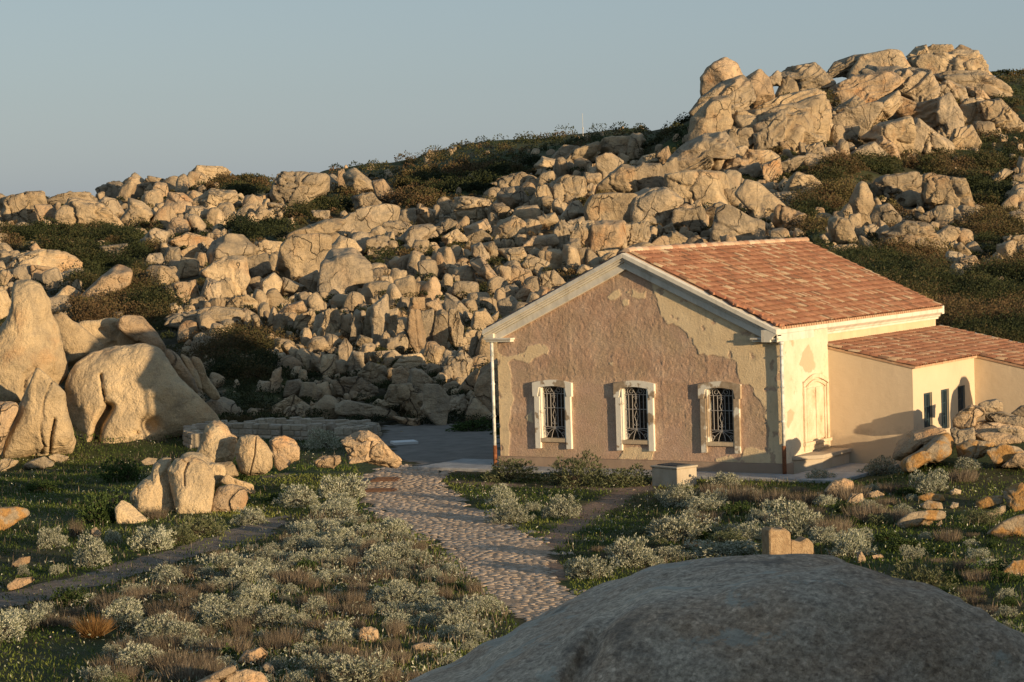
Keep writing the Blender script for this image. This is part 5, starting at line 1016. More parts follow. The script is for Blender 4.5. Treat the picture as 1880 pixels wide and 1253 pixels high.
for (lo_, hi_, tries, lst) in ((24, 38, 7000, medium), (16, 25, 14000, medium), (9, 16, 40000, small), (4, 9, 44000, small)):
    mg = 5 if lo_ > 12 else 260; X_ = rs.uniform(-mg, 1880+mg, tries); Y_ = rs.uniform(200, 775, tries); S_ = rs.uniform(lo_, hi_, tries); dn_ = dens(X_, Y_); U_ = rs.rand(tries)
    for x, y, s, d, u in zip(X_, Y_, S_, dn_, U_):
        if u > d*1.2 or (lo_ > 12 and d < .05): continue
        if 905 < x < 1480 and y > 1.0*(466+abs(x-1143)*.55)+(15 if lo_ > 12 else 110): continue
        if x >= 1470 and y > 470+(x-1470)*.45+(0 if x < 1735 else -60): continue
        if x < 340 and y > 590: continue
        if 340 <= x < 910 and y > 762: continue
        ix, iy = int(min(max(x, 0), 1879)), int(y)
        a_ = rs.uniform(.6, 1.5) if rs.rand() < .6 else rs.uniform(.45, .8); w_ = s*math.sqrt(a_); h_ = s/math.sqrt(a_)
        x0, x1, y0, y1 = int(min(max(x-w_*.36, 0), 1878)), int(max(min(x+w_*.36, 1879), 0))+1, int(y-h_*.36), int(y+h_*.36)+1
        out_ = x < 0 or x >= 1880
        if out_ and rs.rand() < .45: continue
        if not out_ and occ[y0:y1, x0:x1].mean() > (.22 if s > 17 else .38): continue
        p, ok = hit(x, y, lo=85, hi=520, n=420)
        if not ok: continue
        if not out_: occ[y0:y1, x0:x1] = True
        lst.append((x, y, w_, h_, p))
# the number of single boulders is capped; the rest goes into the rubble
medium.sort(key=lambda t: -t[2]*t[3]); nmax = max(0, 330-len(HPOLY))
spill = medium[nmax:]; medium = medium[:nmax]
def basis(p, w_, h_, seed):
    r = np.random.RandomState(seed); D = (p-CAM)@_F; s = D/FOC
    fz = r.uniform(-math.pi, math.pi); tl = r.normal(0, .28); t2 = r.normal(.0, .2)
    Rm = Matrix.Rotation(YAW*-1*0, 3, 'Z'); view = math.atan2(FH[0], FH[1])
    M3 = Matrix.Rotation(-view, 3, 'Z') @ Matrix.Rotation(tl, 3, 'Y') @ Matrix.Rotation(t2, 3, 'X') @ Matrix.Diagonal((w_*s/2, (w_+h_)*s/4*r.uniform(.8, 1.2), h_*s/2)) 
    return M3, p+np.array([0, 0, h_*s*.12])
for k, (x, y, w_, h_, p) in enumerate(medium):
    M3, c = basis(p, w_*1.18, h_*1.18, 900+k); v = rs.randint(len(VAR)); o = bpy.data.objects.new('boulder', VAR[v]); COL.objects.link(o)
    o.matrix_world = Matrix.Translation(Vector(c)) @ M3.to_4x4(); o['auto'] = 1
    HPOLY.append(([(x-w_/2, y-h_/2), (x+w_/2, y-h_/2), (x+w_/2, y+h_/2), (x-w_/2, y+h_/2)], o))
Vs = []; Fs = []; n_ = 0
for k, (x, y, w_, h_, p) in enumerate(small+spill):
    M3, c = basis(p, w_*1.35, h_*1.35, 3000+k); v, f = LOW[rs.randint(len(LOW))]
    Rz = Matrix.Rotation(rs.uniform(0, 6.28), 3, 'Z'); q = (v@np.array(Rz).T)@np.array(M3).T+c; Vs.append(q); Fs.append(f+n_); n_ += len(v)
# stones lying about the near ground
near = []
for (x0, y0, x1, y1, n) in ((0, 840, 330, 1240, 26), (840, 890, 1880, 1000, 34), (1350, 900, 1880, 1240, 46), (480, 780, 740, 880, 14), (380, 700, 700, 775, 30)):
    for _ in range(n):
        x, y = rs.uniform(x0, x1), rs.uniform(y0, y1); p, ok = hit(x, y); s = rs.uniform(3, 9)*(y/1000)
        M3, c = basis(p, s*1.2, s*.8, 9000+len(near)); near.append(1); v, f = LOW[rs.randint(len(LOW))]; Vs.append(v@np.array(M3).T+c-[0, 0, .02]); Fs.append(f+n_); n_ += len(v)
o = link('rubble', mesh_from('rubble', np.concatenate(Vs), np.concatenate(Fs), True, SROCK)); tag(o, 'small granite rubble filling the gaps between the boulders', 'rubble', kind='stuff')
print('ROCKS hero', len(HPOLY), 'medium', len(medium), 'small', len(small), 'spill', len(spill))

# labels for the hillside rocks, from shape, size and the nearest landmarks
LM = {'the mast': (1070, 250), 'the gable peak': (1143, 466), 'the ridge end of the roof': (1470, 447), 'the tall spiked pinnacle': (1330, 130), 'the summit rocks': (1720, 100), 'the left end of the roof': (890, 610), 'the low stone walls': (560, 785),
      'the round dome': (230, 660), 'the tall left tower': (50, 540), 'the left skyline': (130, 350), 'the twin rounded giants': (595, 480), 'the split dome boulder': (425, 460), 'the scrubby far ridge': (800, 300), 'the stacked square blocks': (1200, 370),
      'the pointed wedge boulder above the roof': (1395, 370), 'the leaf-shaped overhang': (1570, 220), 'the annex roof': (1740, 600), 'the row of upright slabs': (800, 600), 'the right edge': (1870, 420), 'the left edge': (5, 450), 'the small skyline crag': (390, 315),
      'the long pale slab': (665, 400), 'the bare summit dome': (1610, 130), 'the upright statue rock': (1583, 370), 'the yard': (780, 770)}
def dirw(dx, dy):
    a = math.degrees(math.atan2(-dy, dx)) % 360
    return ['right of', 'above and right of', 'above', 'above and left of', 'left of', 'below and left of', 'below', 'below and right of'][int((a+22.5)//45) % 8]
used = {}
auto = []
for poly, o in HPOLY:
    if 'auto' not in o: continue
    del o['auto']; P = np.array(poly); w_, h_ = np.ptp(P[:, 0]), np.ptp(P[:, 1]); c = (P.min(0)+P.max(0))/2
    sz = 'huge' if max(w_, h_) > 75 else 'large' if max(w_, h_) > 45 else 'medium' if max(w_, h_) > 27 else 'small'
    shp = 'tall narrow' if h_ > 1.6*w_ else 'upright' if h_ > 1.15*w_ else 'long low' if w_ > 2.0*h_ else 'broad' if w_ > 1.3*h_ else 'blocky'
    kind = 'fissured outcrop' if o.name.startswith('rock_outcrop') else 'granite boulder'
    auto.append((w_*h_, c, sz, shp, kind, o))
auto.sort(key=lambda t: -t[0])
for area, c, sz, shp, kind, o in auto:
    ds = sorted(LM.items(), key=lambda kv: math.hypot(c[0]-kv[1][0], (c[1]-kv[1][1])*1.3)); done = False
    n1, p1 = ds[0]; d1 = math.hypot(c[0]-p1[0], c[1]-p1[1]); pre = 'close' if d1 < 45 else 'just' if d1 < 90 else 'well'
    r1 = dirw(c[0]-p1[0], c[1]-p1[1]); cands = [f'{sz} {shp} {kind} {pre} {r1} {n1}']
    for a_ in range(3):
        for b_ in range(a_+1, 7): (na_, pa_), (nb_, pb_) = ds[a_], ds[b_]; cands.append(f'{sz} {shp} {kind} {dirw(c[0]-pa_[0], c[1]-pa_[1])} {na_}, {dirw(c[0]-pb_[0], c[1]-pb_[1])} {nb_}')
    cands = [q for q in cands if len(q.split()) <= 16] or [f'{sz} {kind} {r1} {n1}']
    for q in cands:
        if q not in used: used[q] = [o]; lab = q; done = True; break
    if not done: lab = cands[0]; used[lab].append(o)
    tag(o, lab, 'rock outcrop' if 'outcrop' in kind else 'boulder')
for q, os_ in used.items():
    if len(os_) > 1:
        for o in os_: o['group'] = 'boulders '+' '.join(q.split()[-6:])
    else: os_[0]['group'] = 'boulders of the rocky hillside'
# foreground boulder
def fg():
    m = M('granite_shaded_near', .9)
    c = m.ramp(m.noise(1.0, 6, .65), [(.35, (.5, .34, .22)), (.5, (.49, .39, .29)), (.62, (.6, .48, .35))])
    o = m.ramp(m.noise(.9, 5, .65, m.scaled(1, 1, 1, (2, 1, 0))), [(.52, 0.0), (.7, .55)]); c = m.mix(o, c, (.3, .17, .09))
    sp = m.ramp(m.noise(32, 4, .8), [(.36, .2), (.5, .95), (.66, 1.6)]); c = m.mix(.5, c, sp, 'MULTIPLY'); cv = m.vor(60).outputs['Color']; c = m.mix(.75, c, m.ramp(cv, [(0, .6), (.45, .97), (.7, 1.03), (1, 1.5)]), 'MULTIPLY'); lp = m.ramp(m.noise(2.3, 6, .7), [(.56, 0.0), (.6, .7)]); c = m.mix(lp, c, (.42, .4, .33)); lq = m.ramp(m.noise(1.7, 6, .7, m.scaled(1, 1, 1, (3, 1, 2))), [(.6, 0.0), (.66, .6)]); c = m.mix(lq, c, (.12, .1, .08))
    st = m.noise(30, 4, .7, m.scaled(.35, 1, 1, (0, .3, .6))); c = m.mix(.45, c, m.ramp(st, [(.35, .5), (.6, 1.2)]), 'MULTIPLY'); m.col(c)
    h = m.math('ADD', m.math('MULTIPLY', m.noise(24, 5, .7), .45), m.math('MULTIPLY', m.noise(3, 6, .6), 1.0)); m.bump(h, .05); return m.m
poly = [(1400, 990), (1490, 992), (1560, 1004), (1620, 1030), (1700, 1085), (1780, 1150), (1868, 1222), (1960, 1330), (2060, 1500), (2050, 1800), (1700, 2050), (1200, 2050), (700, 1950), (380, 1700), (420, 1440), (600, 1310), (700, 1243), (880, 1155), (1005, 1083), (1110, 1030), (1200, 1006), (1300, 994)]
o = polyrock('foreground_boulder', poly, 'egg', 31, fg(), depth=11.0, thick=1.0, lvl=7, bury=0, cracks=[([(1215, 1062), (1150, 1125), (1110, 1190), (1075, 1260), (1050, 1400)], 18, 45), ([(1480, 1170), (1560, 1220)], 3, 4)])
tag(o, 'huge shaded granite boulder filling the lower right foreground', 'boulder')
# ruined tufa block on the slope
tuf = M('tufa', .95); c = tuf.ramp(tuf.noise(7, 6, .7), [(.3, (.28, .18, .1)), (.55, (.44, .31, .18)), (.75, (.54, .4, .25))]); tuf.col(c); tuf.bump(tuf.noise(16, 5, .75), .06)
p, _ = hit(1440, 1030); D = (p-CAM)@_F; s = D/FOC
def pr(L): return [((x-1440)*s, (1030-y)*s) for x, y in L]
b = MB(); b.prism(pr([(1404, 1035), (1446, 1035), (1446, 976), (1438, 970), (1404, 968)]), 1, -.26, .26)
b.prism(pr([(1408, 966.5), (1415, 966.5), (1415, 975), (1408, 975)]), 1, -.2, .2); b.prism(pr([(1430, 968), (1440, 968), (1440, 976), (1430, 976)]), 1, -.2, .2)
b.prism(pr([(1446.2, 1035), (1492, 1035), (1492, 1000), (1480, 988), (1466, 996), (1452, 990), (1446.2, 994)]), 1, -.2, .24)
tb_ = b.build('masonry_ruin', tuf.m, bevel=.03); tb_.location = p; tb_.rotation_euler[2] = -YAW*-1*0-math.atan2(FH[0], FH[1])+.25; tag(tb_, 'worn stepped block of tan masonry behind the foreground boulder', 'masonry block')
# unseen rocks added out of frame to shade the foreground and the annex wall
def shade_rock(x, y, r, h, seed):
    v, f = rockshape('round', seed, 4); q = v*[r, r, h]; z = float(terr(x, y)); o = link('boulder', mesh_from('boulder', q, f, True, GRB)); o.location = (x, y, z+h*.45); return o
shade_rock(45.2, -57.0, 4.0, 6.0, 801); shade_rock(47.5, -63.5, 3.8, 5.6, 803); shade_rock(20.6, 5.3, 1.0, 2.0, 804)
for k_, o_ in enumerate([x for x in COL.objects if x.name.startswith('boulder') and 'label' not in x]):
    tag(o_, ['tall boulder of the outcrop just beyond the right edge, shading the foreground', 'boulder of the outcrop right beside the camera', 'narrow standing rock before the annex wing, beyond the right edge'][k_ % 3], 'boulder', 'outcrop beyond the right edge')
# ------------------------------------------------------------------ plants
def leafmat(name, stops, tr=.25, att=None, rough=.8, vr=.32):
    m = M(name, rough); src = m.attr(att) if att else m.island()
    c = m.ramp(src, stops)
    if not att:
        v = m.ramp(m.objrand(), [(0, .8), (1, 1.2)]); c = m.mix(1.0, c, v, 'MULTIPLY')
    else:
        v = m.ramp(m.island(), [(0, 1-vr), (1, 1+vr)]); c = m.mix(1.0, c, v, 'MULTIPLY')
    m.col(c); m.transl(tr); return m.m
silver = leafmat('silver_leaves', [(0, (.11, .12, .065)), (.3, (.23, .24, .155)), (.55, (.37, .38, .27)), (.8, (.52, .52, .4)), (1, (.66, .63, .5))], .2)
olive = leafmat('olive_leaves', [(0, (.04, .05, .02)), (.4, (.11, .125, .055)), (.8, (.22, .235, .12)), (1, (.3, .3, .17))], .25)
dgreen = leafmat('green_leaves', [(0, (.02, .035, .01)), (.5, (.05, .085, .022)), (1, (.12, .17, .05))], .3)
dry = leafmat('dry_stems', [(0, (.08, .055, .03)), (.4, (.17, .13, .09)), (.8, (.27, .215, .15)), (1, (.36, .3, .22))], .2)
rust = leafmat('rust_grass', [(0, (.13, .06, .02)), (.5, (.3, .16, .055)), (1, (.42, .26, .1))], .25)
stemm = M('twigs', .9); stemm.col((.09, .065, .045)); stemm = stemm.m
def leaves(C, Dr, ln, wd, rs, twist=True):
    """diamond leaves at C pointing along Dr"""
    n = len(C); Dr = Dr/np.linalg.norm(Dr, axis=1)[:, None]; a = rs.normal(0, 1, (n, 3)); s = np.cross(Dr, a); s /= np.linalg.norm(s, axis=1)[:, None]+1e-9
    ln = np.reshape(ln, (-1, 1)) if np.ndim(ln) else ln; wd = np.reshape(wd, (-1, 1)) if np.ndim(wd) else wd
    V = np.stack([C, C+Dr*ln*.5+s*wd, C+Dr*ln, C+Dr*ln*.5-s*wd], 1).reshape(-1, 3); F = np.arange(4*n).reshape(n, 4); return V, F
def dome(rs, n, lump=.22, sd=0):
    u = rs.normal(0, 1, (n, 3)); u /= np.linalg.norm(u, axis=1)[:, None]; u[:, 2] = np.abs(u[:, 2])*1.0-.05
    R = 1+lump*2.2*fbm(u*1.7+sd*3, sd, 3); return u, R
def shrub_mesh(kind, seed):
    rs = np.random.RandomState(seed); Vs, Fs, n = [], [], 0
    if kind in ('silver', 'olive', 'green'):
        nt_ = {'silver': 900, 'olive': 650, 'green': 650}[kind]; u, R = dome(rs, nt_, .42, seed); dp = 1-rs.rand(nt_)**2.2*.45
        clump = sm(-.35, .1, fbm(u*3.1+seed, seed+3, 2)); dp = dp*(.82+.18*clump); C0 = u*(R*dp)[:, None]
        k = 6; C = np.repeat(C0, k, 0)+rs.normal(0, .022, (nt_*k, 3)); D = np.repeat(u, k, 0)+rs.normal(0, .65, (nt_*k, 3))+[0, 0, .35]
        V, F = leaves(C, D, rs.uniform(.07, .15, nt_*k), .017 if kind != 'green' else .03, rs); Vs.append(V); Fs.append(F); n += len(V)
        nd = 150; u2, R2 = dome(rs, nd, .26, seed); C = u2*R2[:, None]*.25*rs.rand(nd, 1); D = u2*R2[:, None]; V, F = leaves(C, D, R2*rs.uniform(.7, .95, nd), .008, rs); SV, SF = V, F
    else:
        m_ = 900 if kind == 'dry' else 1500; a = rs.uniform(0, 6.28, m_); q = np.sqrt(rs.rand(m_)); C = np.stack([np.cos(a)*q*(.75 if kind == 'dry' else .22), np.sin(a)*q*(.75 if kind == 'dry' else .22), 0*a], 1)
        sp = .35 if kind == 'dry' else 1.15
        D = np.stack([np.cos(a)*q*sp, np.sin(a)*q*sp, 1+0*a], 1)+rs.normal(0, .16, (m_, 3)); L = rs.uniform(.45, 1.1, m_)
        V, F = leaves(C, D, L, .007 if kind == 'dry' else .008, rs); Vs.append(V); Fs.append(F)
        SV, SF = V[:4], F[:1]
    mt = {'silver': silver, 'olive': olive, 'green': dgreen, 'dry': dry, 'rust': rust}[kind]
    V = np.concatenate(Vs); F = np.concatenate(Fs); me = mesh_from(kind+'_foliage', V, F, True, mt); st = mesh_from('stems', SV, SF, False, stemm)
    return me, st
SH = {k: [shrub_mesh(k, 40+i+{'silver': 0, 'olive': 20, 'green': 40, 'dry': 60, 'rust': 80}[k]) for i in range(n)] for k, n in (('silver', 5), ('olive', 2), ('green', 2), ('dry', 3), ('rust', 1))}
PL = []
rs = np.random.RandomState(77)
def plant(kind, cx, by, w_, h_, lab=None, grp=None, parts=True):
    p, ok = hit(cx, by-2); D = (p-CAM)@_F; s = D/FOC; me, st = SH[kind][rs.randint(len(SH[kind]))]
    nm = {'silver': 'silver_shrub', 'olive': 'olive_shrub', 'green': 'leafy_shrub', 'dry': 'dry_grass_clump', 'rust': 'grass_tussock'}[kind]
    rz = rs.uniform(0, 6.28); z = float(terr(p[0], p[1])); k = .98 if kind != 'rust' else 1.0
    if kind in ('silver', 'olive', 'green') and parts:
        r = empty(nm, (p[0], p[1], z-.03)); r.rotation_euler[2] = rz; qa = rs.uniform(.85, 1.2); r.scale = (w_*s/2*k*qa, w_*s/2*k/qa, h_*s*.95)
        f_ = bpy.data.objects.new('foliage', me); COL.objects.link(f_); f_.parent = r; t_ = bpy.data.objects.new('stems', st); COL.objects.link(t_); t_.parent = r
    else:
        r = bpy.data.objects.new(nm, me); COL.objects.link(r); r.location = (p[0], p[1], z-.03); r.rotation_euler[2] = rz; r.scale = (w_*s/2, w_*s/2, h_*s*.9)
    PL.append((r, kind, cx, by-h_/2, w_, h_, lab, grp)); return r
S_ = [(97, 1007, 50, 40), (172, 1040, 76, 52), (104, 1058, 32, 25), (44, 1058, 25, 23), (175, 947, 33, 24), (282, 1010, 95, 50), (462, 964, 64, 34), (208, 998, 28, 22), (42, 1148, 44, 30), (82, 1135, 46, 32),
      (628, 916, 92, 50), (551, 932, 84, 44), (625, 930, 56, 26), (615, 947, 85, 26), (595, 824, 62, 32), (920, 928, 60, 36), (935, 962, 78, 40), (1028, 952, 74, 40), (978, 940, 34, 20), (1245, 932, 60, 40), (1290, 938, 86, 28),
      (1245, 992, 130, 52), (1330, 1022, 130, 34), (1080, 1062, 100, 46), (1165, 1040, 96, 56), (1235, 1028, 80, 26), (1455, 985, 100, 60), (1395, 960, 50, 30), (1375, 992, 60, 30), (1562, 1022, 86, 46), (1675, 1028, 42, 27),
      (1705, 905, 64, 40), (1620, 873, 70, 32), (1855, 1200, 60, 50), (1800, 1150, 50, 34), (1505, 885, 50, 20), (1330, 896, 66, 32), (1515, 1000, 60, 34), (1420, 1010, 50, 20), (1600, 905, 36, 18), (1780, 862, 44, 20), (1415, 935, 44, 20)]
for t in S_: plant('silver', *t)
for t in [(375, 985, 66, 40), (932, 884, 104, 42), (1065, 893, 110, 56), (1150, 893, 90, 36), (1025, 892, 44, 28), (1700, 1092, 100, 56), (1195, 1010, 60, 26), (330, 1000, 60, 36), (1340, 1000, 70, 26), (1745, 1120, 60, 34)]: plant('olive', *t)
for t in [(190, 960, 90, 55), (1670, 1010, 90, 26), (870, 792, 84, 26), (440, 880, 60, 26), (410, 1215, 50, 34), (385, 1055, 40, 18), (80, 905, 70, 26), (1560, 905, 60, 26), (1830, 1060, 90, 30), (225, 885, 60, 40), (510, 925, 60, 26), (920, 800, 40, 20)]: plant('green', *t)
for t in [(140, 990, 30, 44), (1360, 925, 80, 44), (1420, 930, 70, 40), (1560, 920, 80, 38), (1590, 960, 90, 46), (1530, 985, 80, 44), (1770, 885, 60, 30), (1640, 905, 60, 24), (1480, 930, 70, 34), (1800, 1190, 60, 40), (1300, 960, 60, 26), (1640, 960, 80, 30), (285, 955, 50, 30), (220, 930, 30, 34), (1830, 1230, 70, 44), (1760, 1150, 50, 30)]: plant('dry', *t)
plant('rust', 172, 1172, 88, 54, 'large rust-brown grass tussock standing alone at lower left')
# the silver field left of the path
FIELD = [(-20, 1130), (60, 1112), (200, 1085), (330, 1040), (440, 1010), (520, 985), (570, 950), (640, 940), (690, 958), (740, 985), (800, 1012), (840, 1045), (880, 1080), (925, 1120), (935, 1140), (880, 1185), (760, 1262), (100, 1275), (200, 1215), (215, 1150), (110, 1160), (40, 1165), (-20, 1170)]
cand = []
y = 950.0
while y < 1285:
    st_ = 21+(y-950)*.055; x = -20+rs.uniform(0, 30)
    while x < 960:
        xx, yy2 = x+rs.uniform(-10, 10), y+rs.uniform(-6, 6)
        if inpoly(np.array([xx]), np.array([yy2-8]), FIELD)[0]: cand.append((xx, yy2))
        x += st_*1.45
    y += st_*.72
RIGHT = [(1190, 905), (1400, 905), (1600, 895), (1890, 900), (1890, 1230), (1800, 1160), (1640, 1030), (1500, 1010), (1200, 1020), (1060, 1060), (1080, 1010), (1180, 960)]
rc_ = []
y = 905.0
while y < 1235:
    x = 1050+rs.uniform(0, 40)
    while x < 1890:
        xx, yy2 = x+rs.uniform(-14, 14), y+rs.uniform(-7, 7)
        if inpoly(np.array([xx]), np.array([yy2]), RIGHT)[0] and min(math.hypot(xx-t[0], (yy2-t[1])*1.5) for t in S_) > 26 and min((math.hypot(xx-np.mean([q[0] for q in pl]), 1.4*(yy2-np.mean([q[1] for q in pl]))) for pl, o_ in HPOLY if np.mean([q[1] for q in pl]) > 880), default=99) > 32: rc_.append((xx, yy2))
        x += 52
    y += 21
for (x, y) in rc_:
    q = rs.rand(); kd = 'silver' if q < .3 else 'olive' if q < .42 else 'green' if q < .55 else 'dry'
    w_ = rs.uniform(26, 60); plant(kd, x, y, w_, w_*rs.uniform(.38, .55), grp={'silver': 'silver shrubs on the slope before the annex', 'dry': 'dry grass clumps on the slope before the annex', 'olive': 'olive shrubs on the slope before the annex', 'green': 'leafy shrubs on the slope before the annex'}[kd])
ORK = [(677, 1165), (780, 1190), (645, 1195), (440, 1240), (470, 1200), (172, 1150)]
nf = 0
for (x, y) in cand:
    if any(math.hypot(x-a, (y-10)-b) < 30 for a, b in ORK): continue
    q = rs.rand(); n = float(fbm(np.array([[x/90, y/50, 1.0]]), 66, 3)[0]); s = (1+(y-950)*.0022)
    kd = 'silver' if q < .62+n*.6 else 'dry' if q < .93 else 'olive' if q < .97 else 'green'
    w_ = (rs.uniform(22, 42) if rs.rand() < .6 else rs.uniform(40, 70))*s; h_ = w_*rs.uniform(.38, .55) if kd != 'dry' else rs.uniform(16, 28)*s
    plant(kd, x, y, w_, h_, grp={'silver': 'silver shrubs of the field left of the path', 'dry': 'dry grass clumps of the field left of the path', 'olive': 'olive shrubs of the field left of the path', 'green': 'leafy shrubs of the field left of the path'}[kd]); nf += 1
print('FIELD', nf, 'plants', len(PL))
LN = {'the path fork': (745, 870), 'the upper drain cover': (707, 880), 'the cistern box': (1235, 872), 'the pavement corner': (830, 868), 'the rust-brown tussock': (172, 1145), 'the orange lichen pile': (1720, 930), 'the masonry ruin': (1448, 990), 'the pointed wedge boulder': (240, 950),
      'the front boulder pair': (330, 890), 'the cracked egg-shaped boulder': (465, 835), 'the foreground boulder': (1150, 1090), 'the bench': (1500, 860), 'the smooth round boulder': (1540, 893), 'the orange boulder at the left edge': (25, 950), 'the dirt track': (250, 1040),
      'the bottom rock cluster': (450, 1225), 'the brown boulder in the field': (677, 1165), 'the path bend': (850, 1010), 'the right edge': (1870, 1100), 'the trail': (1080, 950), 'the house front': (1160, 850), 'the annex mound': (1740, 830), 'the yard outcrop': (680, 820), 'the path end by the big boulder': (980, 1110), 'the bottom edge': (620, 1250), 'the left edge': (10, 1120)}
usedp = {}
nouns = {'silver': 'silver-leaved shrub', 'olive': 'dull green shrub', 'green': 'dark green leafy shrub', 'dry': 'dry brown grass clump', 'rust': 'tussock'}
catn = {'silver': 'shrub', 'olive': 'shrub', 'green': 'shrub', 'dry': 'dry grass', 'rust': 'grass tussock'}
for r, kind, cx, cy, w_, h_, lab, grp in sorted(PL, key=lambda t: -t[4]*t[5]):
    if not lab:
        ds = sorted(LN.items(), key=lambda kv: math.hypot(cx-kv[1][0], (cy-kv[1][1])*1.4)); n1, p1 = ds[0]; d1 = math.hypot(cx-p1[0], cy-p1[1]); pre = 'close' if d1 < 45 else 'just' if d1 < 85 else 'well'
        sz = 'large' if w_ > 80 else 'small' if w_ < 46 else 'medium'
        shp = 'flat' if h_ < .42*w_ else 'rounded'
        if kind == 'dry': shp = 'low' if h_ < .6*w_ else 'tall'
        r1 = dirw(cx-p1[0], cy-p1[1]); cs_ = [f'{sz} {shp} {nouns[kind]} {pre} {r1} {n1}']+[f'{sz} {shp} {nouns[kind]} {dirw(cx-ds[a_][1][0], cy-ds[a_][1][1])} {ds[a_][0]}, {dirw(cx-ds[b_][1][0], cy-ds[b_][1][1])} {ds[b_][0]}' for a_ in range(3) for b_ in range(a_+1, 8)]
        cs_ = [q for q in cs_ if len(q.split()) <= 16] or [f'{sz} {nouns[kind]} {r1} {n1}']
        lab = next((q for q in cs_ if q not in usedp), cs_[0])
    usedp.setdefault(lab, []).append(r); tag(r, lab, catn[kind], grp or 'plants around the house and path')
for q, os_ in usedp.items():
    if len(os_) > 1:
        for o in os_: o['group'] = 'plants '+' '.join(q.split()[-6:])
# low green cover, grass and dry stems on the near ground
def near_pts(n, poly=None, lo=36, hi=94, sd=1):
    r = np.random.RandomState(sd); n = int(n*1.22); u = r.uniform(-230, 2110, n); D = np.sqrt(r.uniform(lo*lo, hi*hi, n)); a = (u-940)/FOC
    x = CAM[0]+D*(FH[0]+RH[0]*a); y = CAM[1]+D*(FH[1]+RH[1]*a); z = terr(x, y); P = np.stack([x, y, z], 1); px, py, _z = project(P)
    k = (py < 1330) & ~inpoly(px, py, PATH) & ~((py < 872) & (px > 660) & (px < 1560)) & ~((x > -2.1) & (x < 18) & (y > -1.2))
    TR = [(-60, 1102), (200, 1042), (330, 1003), (520, 948), (545, 955), (400, 1012), (330, 1032), (180, 1078), (60, 1106), (-60, 1133)]
    k &= (~inpoly(px, py, TR) | (r.rand(n) < .22)) & ~((px > 690) & (px < 935) & (py > 775) & (py < 868))
    wr_ = np.zeros(len(px))
    for Pq, wd in WORN: wr_ = np.maximum(wr_, (polydist(px, py*1.8, [(a_, b_*1.8) for a_, b_ in Pq], closed=False) < wd*.8).astype(float))
    k &= (wr_ < .5) | (r.rand(n) < .1)
    return P[k], px[k], py[k], r
P, px, py, r = near_pts(260000, sd=2); n_ = fbm(P/2.5, 91, 3); k = r.rand(len(P)) < sm(-.5, .25, n_)*.9+.1; P = P[k]; n_ = n_[k]
D = r.normal(0, .55, (len(P), 3))+[0, 0, .9]; V, F = leaves(P, D, r.uniform(.05, .12, len(P)), .013, r)
gm2 = leafmat('ground_cover_leaves', [(0, (.024, .042, .009)), (.35, (.06, .095, .018)), (.7, (.125, .16, .033)), (1, (.21, .22, .055))], .3, att='tone')
tone = np.repeat(np.clip(.45+.9*fbm(P/4, 17, 3)+r.normal(0, .13, len(P)), 0, 1), 4)
o = link('ground_cover', mesh_from('ground_cover', V, F, True, gm2, {'tone': tone})); tag(o, 'low green grass and clover covering the ground', kind='stuff')
P, px, py, r = near_pts(120000, sd=5); inf = inpoly(px, py, FIELD); rt_side = (px > 1180) & (py > 880); lf = (px < 400) & (py < 1050)
k = r.rand(len(P)) < np.where(inf, .85, np.where(rt_side, .28*sm(-.1, .2, fbm(P/2, 23, 2)), np.where(lf, .12, .03))); P = P[k]
D = r.normal(0, .22, (len(P), 3))+[0, 0, 1]; V, F = leaves(P, D, r.uniform(.1, .26, len(P)), .006, r)
o = link('dry_grass', mesh_from('dry_grass', V, F, True, dry)); tag(o, 'sparse dry brown grass stems', kind='stuff')
P, px, py, r = near_pts(200000, sd=11); inf = inpoly(px, py, FIELD); k = r.rand(len(P)) < np.where(inf, .8, .1)*sm(-.3, .15, fbm(P/1.1, 37, 3)); P = P[k]
P = P+np.stack([0*P[:, 0], 0*P[:, 0], r.rand(len(P))**2*.16], 1); D = r.normal(0, .7, (len(P), 3))+[0, 0, .6]; V, F = leaves(P, D, r.uniform(.04, .09, len(P)), .012, r)
o = link('silver_ground_cover', mesh_from('silver_ground_cover', V, F, True, silver)); tag(o, 'low silver-leaved cover between the shrubs', kind='stuff')
# tiny pale and yellow flowers
P, px, py, r = near_pts(16000, sd=7); k = (r.rand(len(P)) < .5*sm(0, .3, fbm(P/3, 29, 2))) & (((px < 330) & (py > 1130)) | (px > 1500) | ((px > 840) & (px < 1100) & (py < 1010))); P = P[k]+[0, 0, .1]
V, F = leaves(P, r.normal(0, 1, (len(P), 3)), .035, .015, r)
fl = leafmat('flowers', [(0, (.6, .55, .1)), (.5, (.65, .6, .2)), (.7, (.62, .5, .55)), (1, (.7, .68, .6))], .2)
o = link('wild_flowers', mesh_from('wild_flowers', V, F, True, fl)); tag(o, 'tiny yellow and white wild flowers', kind='stuff')
# hillside scrub
r = np.random.RandomState(31); Cx, Cs, Ct = [], [], []
for (n, lo_, hi_, want) in ((8500, 9, 20, 'scrub'), (9000, 4, 10, 'gap'), (1800, 9, 17, 'gap')):
    n = int(n*1.25); u = r.uniform(-260, 2140, n); v = r.uniform(100, 780, n); s = r.uniform(lo_, hi_, n); rm = rockmask(u, v)
    for a, b_, s_, m_ in zip(u, v, s, rm):
        if (want == 'scrub') == bool(m_): continue
        if 905 < a < 1480 and b_ > (466+abs(a-1143)*.55)+120: continue
        if a >= 1470 and b_ > 480+(a-1470)*.45: continue
        if want == 'gap' and a < 1880 and 0 <= a and b_ < 1000 and occ[int(b_), int(a)] and r.rand() < .8: continue
        p, ok = hit(a, b_, lo=88, hi=650, n=500)
        if not ok: continue
        D_ = (p-CAM)@_F; Cx.append(p); Cs.append(min(max(s_*D_/FOC, .25), 2.2)); Ct.append(D_)
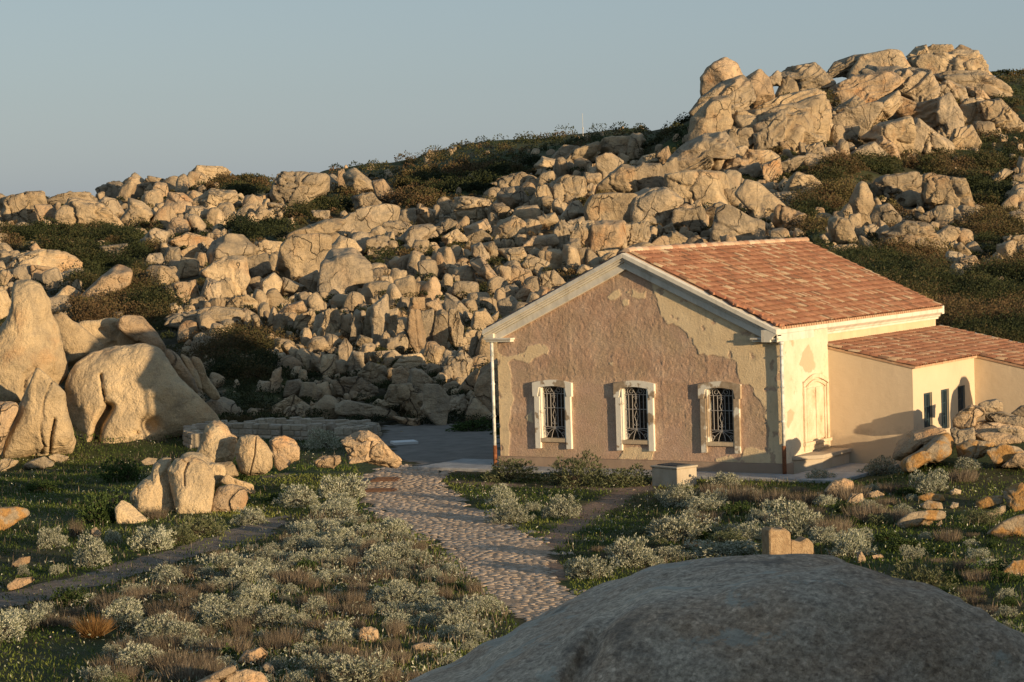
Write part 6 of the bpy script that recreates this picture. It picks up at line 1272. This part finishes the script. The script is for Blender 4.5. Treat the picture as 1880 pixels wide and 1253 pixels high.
# far skyline rim so the ridge has a leafy edge
for a in np.arange(-250, 2130, 5.0):
    if not (560 < a < 1275 or a > 1815 or 340 < a < 540): continue
    p, ok = hit(a, 60, lo=150, hi=600); p = p.copy(); p[2] = float(terr(p[0], p[1])); D_ = (p-CAM)@_F; Cx.append(p); Cs.append(r.uniform(4, 10)*D_/FOC); Ct.append(D_)
bg_ = 0
for q in range(9000):   # big rounded bushes on the nearer slopes
    a, b_ = r.uniform(-100, 2000), r.uniform(300, 700)
    if bool(rockmask(np.array([a]), np.array([b_]))[0]): continue
    if 905 < a < 1480 and b_ > (466+abs(a-1143)*.55)+25: continue
    if a >= 1470 and b_ > 500+(a-1470)*.45: continue
    if 0 <= a < 1880 and occ[int(b_), int(a)]: continue
    p, ok = hit(a, b_, lo=88, hi=260, n=400)
    if not ok: continue
    D_ = (p-CAM)@_F; rad = r.uniform(.5, 1.35); reps = int(5+rad*5); bg_ += 1
    for _ in range(reps):
        Cx.append(p+r.normal(0, .25*rad, 3)*[1, 1, .3]+[0, 0, .1]); Cs.append(rad*r.uniform(.5, 1.0)); Ct.append(D_)
    if bg_ > 620: break
Cx = np.array(Cx); Cs = np.array(Cs); Ct = np.array(Ct); K = 110; n = len(Cx); print('SCRUB', n)
u = r.normal(0, 1, (n*K, 3)); u /= np.linalg.norm(u, axis=1)[:, None]; u[:, 2] = np.abs(u[:, 2])
R = (1+.4*fbm(u*1.6+np.repeat(r.uniform(0, 50, (n, 3)), K, 0), 4, 2))*(1-.4*r.rand(n*K)**2); ss = np.repeat(Cs, K)
C = np.repeat(Cx, K, 0)+u*(R*ss)[:, None]*[1.1, 1.1, .9]
D = u+r.normal(0, .6, (n*K, 3)); ll = np.repeat(Ct/FOC, K)*r.uniform(2.0, 4.0, n*K); V, F = leaves(C, D, ll, ll*.36, r)
sc_ = leafmat('scrub_leaves', [(0, (.02, .028, .011)), (.3, (.042, .05, .017)), (.5, (.085, .068, .028)), (.68, (.13, .08, .04)), (.85, (.1, .085, .032)), (1, (.18, .14, .055))], .12, att='tone', vr=.16)
tone = np.repeat(np.clip(.42+.75*fbm(Cx/9, 61, 3)+.5*fbm(Cx/1.6, 62, 2)+r.normal(0, .06, n), 0, 1), K*4)
o = link('scrub', mesh_from('scrub', V, F, True, sc_, {'tone': tone})); tag(o, 'dark green and rust-brown scrub covering the hillside', kind='stuff')
